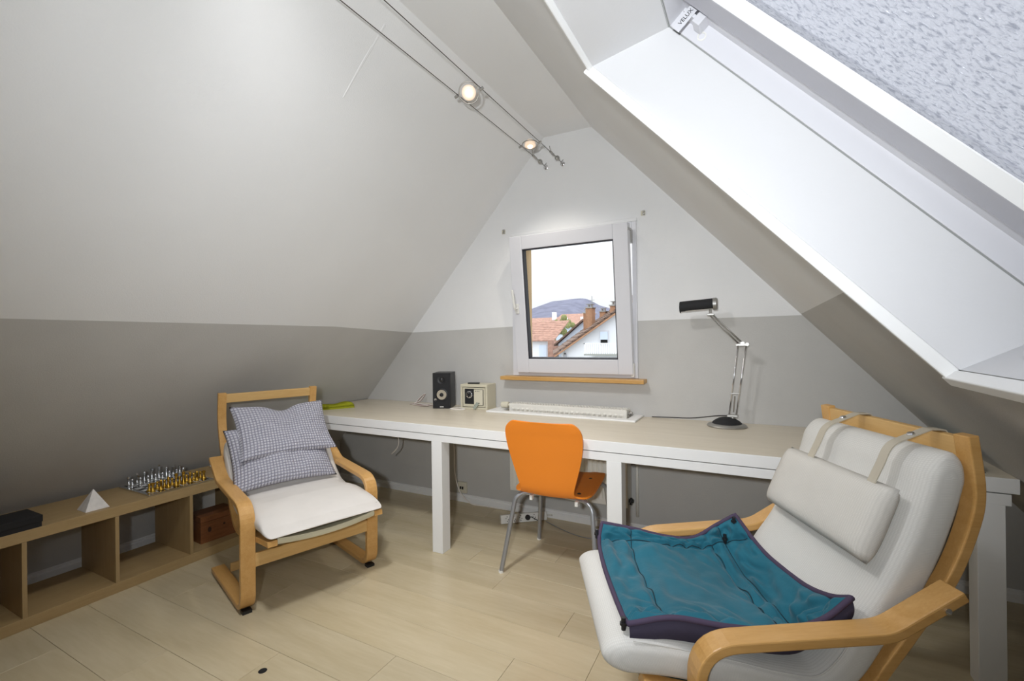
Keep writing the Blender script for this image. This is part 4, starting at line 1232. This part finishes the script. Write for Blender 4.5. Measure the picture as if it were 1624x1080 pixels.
# speaker wire heap and white cord
b = MB(); z = DZ + 0.004
heap = catmull([(-2.213, 2.918, z), (-2.25, 2.92, z), (-2.34, 2.93, z + .004), (-2.44, 2.95, z), (-2.42, 2.985, z + .05), (-2.38, 2.99, z + .075), (-2.41, 2.96, z + .02), (-2.45, 2.91, z), (-2.38, 2.87, z), (-2.29, 2.85, z + .003), (-2.24, 2.855, z + .006), (-2.28, 2.875, z + .006), (-2.36, 2.885, z + .006), (-2.43, 2.90, z + .006), (-2.47, 2.915, z), (-2.50, 2.94, z)], 8)
b.tube(heap, 0.0036, 6)
b.tube([p + Vector((0.003, -0.003, -0.0025)) for p in heap], 0.0022, 6, mi=1)
tag(b.build('speaker_wire', [M_cable, M_cabler], None, smooth=True), 'loose heap of white and red-brown speaker wire on the desk left of the loudspeaker', 'cable')
b = MB()
b.tube(catmull([(-1.99, 2.93, z), (-1.97, 2.90, z), (-2.005, 2.815, z), (-1.965, 2.790, z), (-1.915, 2.800, z), (-1.890, 2.835, z), (-1.925, 2.857, z + .001), (-1.967, 2.868, z + .002)], 8), 0.0046, 6)
tag(b.build('white_cord', M_cable, None, smooth=True), 'looped white cord on the desk between the loudspeaker and the safe', 'cable')

# desk lamp
lp = thing('desk_lamp', 'silver jointed desk lamp with black tubular shade on the right of the desk', 'lamp', (-0.143, 2.895, DZ))
MB().lathe([(0.104, 0), (0.106, 0.006), (0.100, 0.013), (0.082, 0.019), (0.0, 0.019)], 40).build('base_rim', M_satin, lp, smooth='auto')
MB().lathe([(0.080, 0.018), (0.070, 0.030), (0.045, 0.046), (0.020, 0.053), (0, 0.054)], 36).build('base_dome', M_matblack, lp, smooth='auto')
MB().box(0.000, -0.014, 0.054, 0.058, 0.014, 0.070).cyl((0.03, 0, 0.045), (0.03, 0, 0.058), 0.014, 14).build('base_joint', M_satin, lp, bevel=0.003)
for x0, x1 in ((0.012, 0.062), (0.048, 0.104)):
    MB().tube([(x0, 0, 0.068), (x1, 0.0, 0.466)], 0.0042, 8).build('lower_rod', M_chrome, lp, smooth=True)
MB().box(0.018, -0.004, 0.187, 0.066, 0.004, 0.193).build('spring_bar', M_satin, lp)
MB().tube([(0.034, 0, 0.085), (0.042, 0, 0.175)], 0.0035, 8).build('spring', M_satin, lp)
b = MB(); b.box(0.052, -0.011, 0.460, 0.115, 0.011, 0.470); b.cyl((0.085, -0.014, 0.472), (0.085, 0.014, 0.472), 0.012, 14); b.cyl((0.108, -0.014, 0.468), (0.108, 0.014, 0.468), 0.010, 14)
b.build('elbow_joint', M_satin, lp)
for dx in (0.0, 0.022):
    MB().tube([(0.064 + dx, 0.0, 0.474), (-0.084 + dx * .8, -0.004, 0.640)], 0.0042, 8).build('upper_rod', M_satin, lp, smooth=True)
b = MB(); b.box(-0.098, -0.012, 0.636, -0.060, 0.010, 0.648); b.cyl((-0.080, 0, 0.645), (-0.080, 0, 0.672), 0.007, 12)
b.build('head_joint', M_satin, lp, bevel=0.002)
# shade: open half tube, from local x -0.245 to -0.055
b = MB(); n = 18
vs = []; fs = []
xs0, xs1, r = -0.246, -0.058, 0.034
cz0, cz1 = 0.690, 0.702
for rr in (r, r - 0.003):
    for (x, cz) in ((xs0, cz0), (xs1, cz1)):
        for k in range(n + 1):
            a = math.radians(-48 + 276 * k / n)
            vs.append((x, -0.004 + rr * math.cos(a), cz + rr * math.sin(a)))
m1 = n + 1
for k in range(n):
    fs.append((k, k + 1, m1 + k + 1, m1 + k)); fs.append((2 * m1 + k, 3 * m1 + k, 3 * m1 + k + 1, 2 * m1 + k + 1))
    fs.append((k, 2 * m1 + k, 2 * m1 + k + 1, k + 1)); fs.append((m1 + k, m1 + k + 1, 3 * m1 + k + 1, 3 * m1 + k))
for k in (0, n): fs.append((k, m1 + k, 3 * m1 + k, 2 * m1 + k))
b.add(vs, fs)
b.tube([(xs0, -0.004, cz0), (xs0 + 0.004, -0.004, cz0)], r - 0.001, 20)
b.build('shade', M_matblack, lp, smooth='auto')
MB().tube([(xs1 - 0.006, -0.004, cz1), (xs1 + 0.012, -0.004, cz1 + .001), (xs1 + 0.018, -0.004, cz1 + .001)], [r + 0.0015, r + 0.0015, r - 0.004], 24).build('end_cap', M_satin, lp, smooth='auto')
MB().tube([(xs0 + 0.03, -0.004, cz0 - 0.016), (xs1 - 0.01, -0.004, cz1 - 0.018)], 0.010, 12).build('tube_bulb', M_wplast, lp, smooth=True)
b = MB(); b.tube(catmull([(-0.115, 2.90, DZ + 0.062), (-0.20, 2.955, DZ + 0.048), (-0.34, 2.99, DZ + 0.020), (-0.48, 3.01, DZ + 0.012), (-0.585, 3.025, DZ + 0.006)], 8), 0.0028, 6)
b.v = [p - Vector((-0.143, 2.895, DZ)) for p in b.v]
b.build('power_cord', M_black, lp, smooth=True)

# folded teal blanket behind the right armchair
b = MB()
def blk(top):
    def f(u, v):
        x = (u - 0.5) * 0.22; y = (v - 0.5) * 0.62
        k = (1 - abs(2 * u - 1) ** 8) * (1 - abs(2 * v - 1) ** 16)
        return Vector((x, y, (0.046 + 0.005 * noise.noise(Vector((x * 9, y * 9, 2)))) * k ** 0.4 if top else 0.0005))
    return f
b.grid(blk(1), 18, 40); b.grid(blk(0), 18, 40, flip=True)
tag(b.build('folded_blanket', M_tealblanket, None, smooth=True, weld=True, loc=(0.635, 2.60, DZ)), 'folded dark teal blanket on the right end of the desk behind the armchair', 'blanket')

# ------------------------------------------------------------------ cables, socket and power strip under the desk
so = thing('wall_socket', 'beige double data socket low on the gable wall under the desk', 'socket', (-2.054, GY, 0.115))
MB().box(-0.040, -0.026, -0.042, 0.040, 0.0, 0.042).build('socket_box', M_beige2, so, bevel=0.004)
b = MB(); b.box(-0.016, -0.0285, -0.012, -0.003, -0.026, 0.010); b.box(0.003, -0.0285, -0.012, 0.016, -0.026, 0.010)
b.build('socket_opening', M_dark, so)
ps0 = Vector((-1.557, 2.765, 0.0)); psd = (Vector((-1.30, 2.975, 0)) - ps0); pl_ = psd.length; pa = math.atan2(psd.y, psd.x)
st = thing('power_strip', 'white five-way socket strip with red switch on the floor under the desk', 'power strip', ps0, pa)
TL = Matrix.Rotation(math.radians(-16), 4, 'X')
MB().box(0, 0, 0.004, pl_, 0.046, 0.062, T=TL).build('body', M_wplast, st, bevel=0.005)
for k in range(5):
    x = 0.045 + k * 0.048
    if k == 1: pass
    Ts = TL @ Matrix.Translation(Vector((x, -0.0005, 0.034))) @ Matrix.Rotation(PI / 2, 4, 'X')
    sk = MB().lathe([(0.0215, 0), (0.0215, 0.0035), (0.0185, 0.0035), (0.0180, 0.001), (0, 0.001)], 22, T=Ts).build('socket', M_wplast, st, smooth='auto')
    b = MB(); b.lathe([(0.0032, 0.001), (0.0032, 0.0016), (0, 0.0016)], 8, T=Ts @ Matrix.Translation(Vector((-0.008, 0.004, 0)))); b.lathe([(0.0032, 0.001), (0.0032, 0.0016), (0, 0.0016)], 8, T=Ts @ Matrix.Translation(Vector((0.008, -0.004, 0))))
    b.box(-0.0025, 0.012, 0.001, 0.0025, 0.019, 0.003, T=Ts); b.box(-0.0025, -0.019, 0.001, 0.0025, -0.012, 0.003, T=Ts)
    b.build('contact', M_black, sk)
b = MB(); Ts = TL @ Matrix.Translation(Vector((0.045 + 3 * 0.048, -0.0045, 0.034))) @ Matrix.Rotation(PI / 2, 4, 'X')
b.lathe([(0.018, 0), (0.018, 0.012), (0.012, 0.022), (0, 0.022)], 16, T=Ts); b.tube([Ts @ Vector((0, 0, 0.018)), Ts @ Vector((0.02, 0.004, 0.03)), Ts @ Vector((0.07, -0.026, 0.02))], 0.003, 6)
b.build('plug', M_black, st, smooth='auto')
MB().box(0.272, -0.004, 0.022, 0.290, 0.002, 0.046, T=TL).build('switch', M_reddot, st, bevel=0.001)
b = MB()
b.tube(catmull([(-1.995, 2.76, 0.712), (-2.06, 2.90, 0.62), (-2.068, 2.945, 0.44), (-2.068, 2.95, 0.25), (-2.03, 2.965, 0.10), (-1.95, 2.985, 0.02), (-1.85, 3.010, 0.006), (-1.70, 3.015, 0.006), (-1.55, 3.02, 0.006), (-1.42, 3.018, 0.006), (-1.30, 3.008, 0.03), (-1.276, 2.992, 0.036)], 8), 0.0048, 8)
tag(b.build('power_cable', M_cable, None, smooth=True), 'white power cable hanging from the desk and running along the skirting board', 'cable')
b = MB(); b.tube(catmull([(-2.355, 2.6, 0.715), (-2.33, 2.6, 0.60), (-2.318, 2.6, 0.54), (-2.335, 2.6, 0.49), (-2.39, 2.6, 0.44)], 8), 0.004, 7)
tag(b.build('loose_cable', M_cable, None, smooth=True), 'short loose white cable end dangling under the left half of the desk', 'cable')
b = MB(); b.tube(catmull([(-1.30, 2.95, 0.004), (-1.15, 2.87, 0.0035), (-1.0, 2.82, 0.0035), (-0.86, 2.84, 0.0035), (-0.78, 2.92, 0.0035), (-0.62, 2.99, 0.0035)], 8), 0.003, 6)
tag(b.build('thin_cable', M_steel, None, smooth=True), 'thin grey cable lying on the floor behind the orange chair', 'cable')

# ------------------------------------------------------------------ cable lights under the ceiling
CZ = 2.517
for (xa, xg, lab) in ((-1.335, -1.309, 'left steel tension cable of the ceiling light system with turnbuckle at the gable'), (-1.182, -1.181, 'right steel tension cable of the ceiling light system with turnbuckle at the gable')):
    t = thing('tension_cable', lab, 'light cable', (xg, GY, CZ), 0, 'ceiling light cables')
    MB().tube([((xa - xg) * 1.6, BY - GY + 0.001, 0.0), (0, -0.21, 0.002)], 0.0020, 6).build('wire', M_wire, t, smooth=True)
    b = MB()
    b.tube([(0, -0.225, 0.002), (0, -0.17, 0.001)], 0.0075, 8); b.tube([(0, -0.215, 0.002), (-0.003, -0.222, 0.018), (-0.008, -0.216, 0.042)], 0.0026, 6)
    b.tube([(0, -0.17, 0.001), (0, -0.06, -0.001)], 0.0042, 8)
    b.build('threaded_rod', M_satin, t, smooth=True)
    b = MB(); b.lathe([(0.0, -0.017), (0.012, -0.013), (0.017, 0), (0.012, 0.013), (0, 0.017)], 14, T=Matrix.Translation(Vector((0, -0.105, 0))) @ Matrix.Rotation(PI / 2, 4, 'X'))
    b.build('turnbuckle', M_satin, t, smooth=True)
    b = MB(); b.tube([(0, -0.06, -0.001), (0.0, -0.040, -0.004), (0.008, -0.028, 0.004), (0.010, -0.018, 0.018)], 0.0026, 7); b.tube([(0, -0.045, -0.003), (0, -0.010, -0.006)], 0.003, 8)
    b.build('hook', M_satin, t, smooth=True)
    MB().lathe([(0.017, 0), (0.017, 0.004), (0.008, 0.010), (0, 0.010)], 18, T=Matrix.Translation(Vector((0, 0, -0.006))) @ Matrix.Rotation(PI / 2, 4, 'X')).build('wall_plate', M_chrome, t, smooth='auto')
def spot(label, y, x0, x1, nrm, upv, stub):
    cx = (x0 + x1) / 2
    t = thing('halogen_spot', label, 'spotlight', (cx, y, CZ), 0, 'halogen spots on the cable system')
    n = Vector(nrm).normalized(); ux = Vector((1, 0, 0)); ux = (ux - n * n.x).normalized(); uy = n.cross(ux)
    R = 0.050
    b = MB(); b.tube([ux * R * math.cos(a) + uy * R * math.sin(a) for a in [2 * PI * k / 32 for k in range(32)]], 0.0035, 8, closed=True)
    b.build('ring', M_satin, t, smooth=True)
    h = (x1 - x0) / 2
    for s in (-1, 1):
        b = MB(); b.tube([ux * s * R, Vector((s * (h - 0.003), 0, 0))], 0.0025, 7)
        b.tube([Vector((s * h - 0.010, 0, -0.004)), Vector((s * h + 0.010, 0, 0.004))], 0.0072, 10)
        b.build('cable_clamp', M_satin, t, smooth='auto')
    Tn = n.to_track_quat('Z', 'Y').to_matrix().to_4x4()
    MB().lathe([(0.008, -0.030), (0.022, -0.026), (0.033, -0.010), (0.036, 0.006), (0.033, 0.010), (0.026, 0.012), (0, 0.010)], 24, T=Tn).build('glass_cup', M_lampglass, t, smooth=True)
    MB().lathe([(0.0, 0.0105), (0.017, 0.0125), (0.014, 0.020), (0.008, 0.024), (0, 0.025)], 20, T=Tn).build('bulb', M_filament, t, smooth=True)
    d = bpy.data.lights.new('halogen_glow', 'SPOT'); d.energy = 13; d.color = (1, 0.93, 0.82); d.spot_size = math.radians(124); d.spot_blend = 0.8; d.shadow_soft_size = 0.02
    o = bpy.data.objects.new('halogen_glow', d); C.objects.link(o); o.parent = t
    o.location = n * 0.035; o.rotation_euler = Vector((0.05, -0.10, -1)).to_track_quat('-Z', 'Y').to_euler()
    return t
spot('larger-looking lit halogen spot tilted in its ring, midway along the ceiling cables', 1.95, -1.327, -1.180, (0.42, -0.72, -0.50), (0, 0, 1), 1)
spot('small lit halogen spot in a level ring, next to the gable turnbuckles', 2.655, -1.318, -1.181, (0.10, -0.12, -1.0), (0, 0, 1), 1)

# ------------------------------------------------------------------ view through the gable window
# hills
def hillmesh():
    prof = [(-1400, 60), (-1000, 70), (-830, 78), (-740, 86), (-686, 96), (-643, 131), (-600, 138), (-543, 143), (-500, 139), (-460, 118), (-425, 106), (-380, 88), (-300, 70), (-150, 50), (100, 30)]
    P = catmull([(x, z, 0) for x, z in prof], 5)
    b = MB(); n = len(P)
    rows = [(1500 - 700, 0.0), (1500 - 420, 0.42), (1500 - 200, 0.78), (1500, 1.0), (1700, 0.9)]
    vs = []
    for (y, k) in rows:
        for p in P:
            vs.append((p.x * (0.9 + 0.1 * y / 1500), y, -40 + (p.y + 40) * k + 3 * noise.noise(Vector((p.x * .012, y * .01, 0)))))
    fs = [(r * n + i, r * n + i + 1, (r + 1) * n + i + 1, (r + 1) * n + i) for r in range(len(rows) - 1) for i in range(n - 1)]
    b.add(vs, fs)
    return b
struct(hillmesh().build('hills', M_hill, None, smooth=True), 'hazy blue wooded hill on the horizon')
struct(MB().box(-400, 6, -9.2, 200, 900, -9.0).build('ground', M_ground), 'pale ground of the town below')

def chimney(parent, name, x0, x1, y0, y1, z0, z1, pots=2):
    c = MB().box(x0, y0, z0, x1, y1, z1).build(name, M_brick, parent, bevel=0.01)
    w = (x1 - x0)
    b = MB(); b.box(x0 - 0.03, y0 - 0.03, z1, x1 + 0.03, y1 + 0.03, z1 + 0.05)
    for k in range(pots):
        px = x0 + w * (k + 0.5) / pots
        b.cyl((px, (y0 + y1) / 2, z1 + 0.05), (px, (y0 + y1) / 2, z1 + 0.16), 0.055, 10)
        b.box(px - 0.075, y0 + 0.05, z1 + 0.18, px + 0.075, y1 - 0.05, z1 + 0.20)
    b.build('chimney_cap', M_satin, c)
    return c
# white gabled house, eave at left, ridge far right
wh = thing('gabled_house', 'white rendered house with brown tiled roof, balcony and chimneys seen through the window', 'house', (0, 0, 0))
ex, ez, rx, rz = -7.00, 0.86, -3.4, 3.22
b = MB()
b.prism([(ex, 18, -9), (0.2, 18, -9), (0.2, 18, 0.86), (rx, 18, rz), (ex, 18, ez)], (-3.78, 9, 0))
b.build('walls', M_extwhite, wh)
sd_ = Vector((rx - ex, 0, rz - ez)).normalized(); up = Vector((-sd_.z, 0, sd_.x))
def roofslab(p0, length, d, upv, ya, yb, nrow, th, mtl, name, parent):
    o = None
    for k in range(nrow):
        a = p0 + d * (length * k / nrow); c = p0 + d * (length * (k + 1) / nrow + 0.05)
        bb = MB()
        pts = []
        for y in (ya, yb):
            sh_ = -0.42 * (y - ya)
            for (q, h) in ((a, 0.03), (c, 0.0), (a, 0.03 + th), (c, th)):
                v = q + upv * h; pts.append((v.x + sh_, y, v.z))
        bb.hexa([pts[0], pts[1], pts[4], pts[5], pts[2], pts[3], pts[6], pts[7]])
        bb.build(name, mtl, parent)
p0 = Vector((ex - 0.36, 0, ez - 0.236)) 
roofslab(p0, (Vector((rx, 0, rz)) - p0).length + 0.1, sd_, up, 17.75, 24, 15, 0.06, M_tile, 'tile_row', wh)
b = MB(); v0 = p0; v1 = Vector((rx, 0, rz))
b.hexa([(v.x, y, v.z + dz) for dz in (-0.09, -0.01) for y in (17.72, 17.76) for v in (v0, v1)])
b.build('barge_board', M_brick, wh)
fr = MB().box(-5.47, 17.93, 1.07, -5.11, 18.0, 1.62).build('window_frame', M_frame, wh)
MB().box(-5.43, 17.92, 1.10, -5.15, 17.935, 1.26).build('window_glass', M_dark, fr)
MB().box(-5.44, 17.90, 1.26, -5.14, 17.925, 1.58).build('roller_blind', M_extblue, fr)
bl = MB().box(-5.84, 17.05, 0.66, -3.8, 18.0, 0.72).build('balcony_floor', M_ground, wh)
b = MB(); b.box(-5.84, 17.05, 1.10, -3.8, 17.09, 1.14)
for k in range(24): b.box(-5.82 + k * 0.085, 17.055, 0.72, -5.765 + k * 0.085, 17.075, 1.10)
b.box(-5.84, 17.05, 0.72, -5.80, 18.0, 0.76); b.box(-5.84, 17.05, 1.10, -5.80, 18.0, 1.14)
b.build('railing', M_extwhite, bl)
b = MB(); b.tube(catmull([(ex - 0.25, 17.85, 0.62), (ex - 0.18, 17.87, 0.30), (ex + 0.02, 17.90, 0.22), (ex + 0.05, 17.93, 0.0), (ex + 0.05, 17.93, -9)], 6), 0.05, 8)
b.build('drain_pipe', M_steel, wh, smooth=True)
chimney(wh, 'chimney', -6.745, -6.450, 20.0, 20.5, 0.9, 2.69, 2)
chimney(wh, 'chimney', -7.06, -6.82, 20.6, 21.0, 0.7, 2.50, 2)
chimney(wh, 'chimney', -6.70, -6.43, 22.0, 22.4, 1.2, 2.62, 2)
chimney(wh, 'chimney', -5.23, -4.93, 18.6, 19.1, 2.0, 2.64, 2)
b = MB(); b.cyl((-6.50, 20.2, 2.6), (-6.50, 20.2, 3.25), 0.015, 6); b.box(-6.62, 20.19, 3.05, -6.38, 20.21, 3.07); b.box(-6.60, 20.19, 2.95, -6.40, 20.21, 2.97)
b.build('aerial', M_steel, wh)
# red roofed house, left
rh = thing('red_roof_house', 'house with red tiled roof and pale blue gable left of the white house', 'house', (0, 0, 0))
b = MB(); b.box(-15.5, 26, -9, -10.95, 33, 1.20); b.build('walls', M_extwhite, rh)
d = Vector((0, 2.5, 1.25)).normalized()
for k in range(11):
    ya = 25.75 + k * 0.24; za = 1.18 + k * 0.118
    MB().hexa([(x, y, z + h) for h in (0, 0.06) for (y, z) in ((ya, za + 0.02), (ya + 0.27, za + 0.13)) for x in (-15.7, -10.7)]).build('tile_row', M_tiler, rh)
MB().box(-11.75, 25.93, 0.25, -11.25, 26.0, 0.98).build('window_frame', M_extblue, rh)
MB().box(-10.95, 25.4, -9, -10.65, 26.6, 1.25).build('brick_pier', M_tiler, rh)
# pale blue dormer gable behind the white house's roof
dh = thing('blue_gable_house', 'pale blue gable with brown verge rising behind the white house roof', 'house', (0, 0, 0))
b = MB(); b.prism([(-9.7, 24, -9), (-6.2, 24, -9), (-6.2, 24, 0.9), (-8.2, 24, 2.28), (-9.7, 24, 1.05)], (0, 4, 0)); b.build('walls', M_extblue, dh)
MB().hexa([(x, y, z) for dz in (0, 0.10) for y in (23.8, 28) for (x, z) in ((-9.9, 0.93 + dz), (-8.2, 2.30 + dz))]).build('roof', M_tile, dh)
MB().hexa([(x, y, z) for dz in (0, 0.10) for y in (23.8, 28) for (x, z) in ((-8.2, 2.30 + dz), (-6.0, 0.80 + dz))]).build('roof', M_tile, dh)
# far red roofs
fh = thing('far_house', 'far house with long red roof and two skylights below the hill', 'house', (0, 0, 0))
MB().box(-21.5, 40, -9, -13.6, 46, 2.7).build('walls', M_extblue, fh)
for (x0, x1, z0, z1, y) in ((-16.9, -13.4, 2.6, 3.72, 39.6), (-21.8, -16.9, 2.2, 3.42, 39.2)):
    MB().hexa([(x, yy, z + h) for h in (0, 0.1) for (yy, z) in ((y, z0), (y + 3.2, z1)) for x in (x0, x1)]).build('roof', M_tiler, fh)
for x in (-16.0, -14.3): MB().box(x, 40.9, 3.10, x + 0.40, 41.1, 3.42).build('skylight', M_extwhite, fh)
MB().box(-17.2, 41, 3.2, -16.9, 41.5, 3.95).build('chimney', M_extwhite, fh)
b = MB()
for k in range(60):
    p = Vector((-14.9 + random.gauss(0, 0.9), 36 + random.gauss(0, 0.5), 2.35 + random.gauss(0, 0.28)))
    r = random.uniform(0.12, 0.30)
    b.lathe([(0, -r), (r * .8, -r * .6), (r, 0), (r * .7, r * .7), (0, r)], 6, T=Matrix.Translation(p))
b.cyl((-14.9, 36, -9), (-14.9, 36, 2.4), 0.15, 8)
tag(b.build('budding_tree', M_shrub, None), 'yellow-green budding tree top between the red roofs', 'tree')
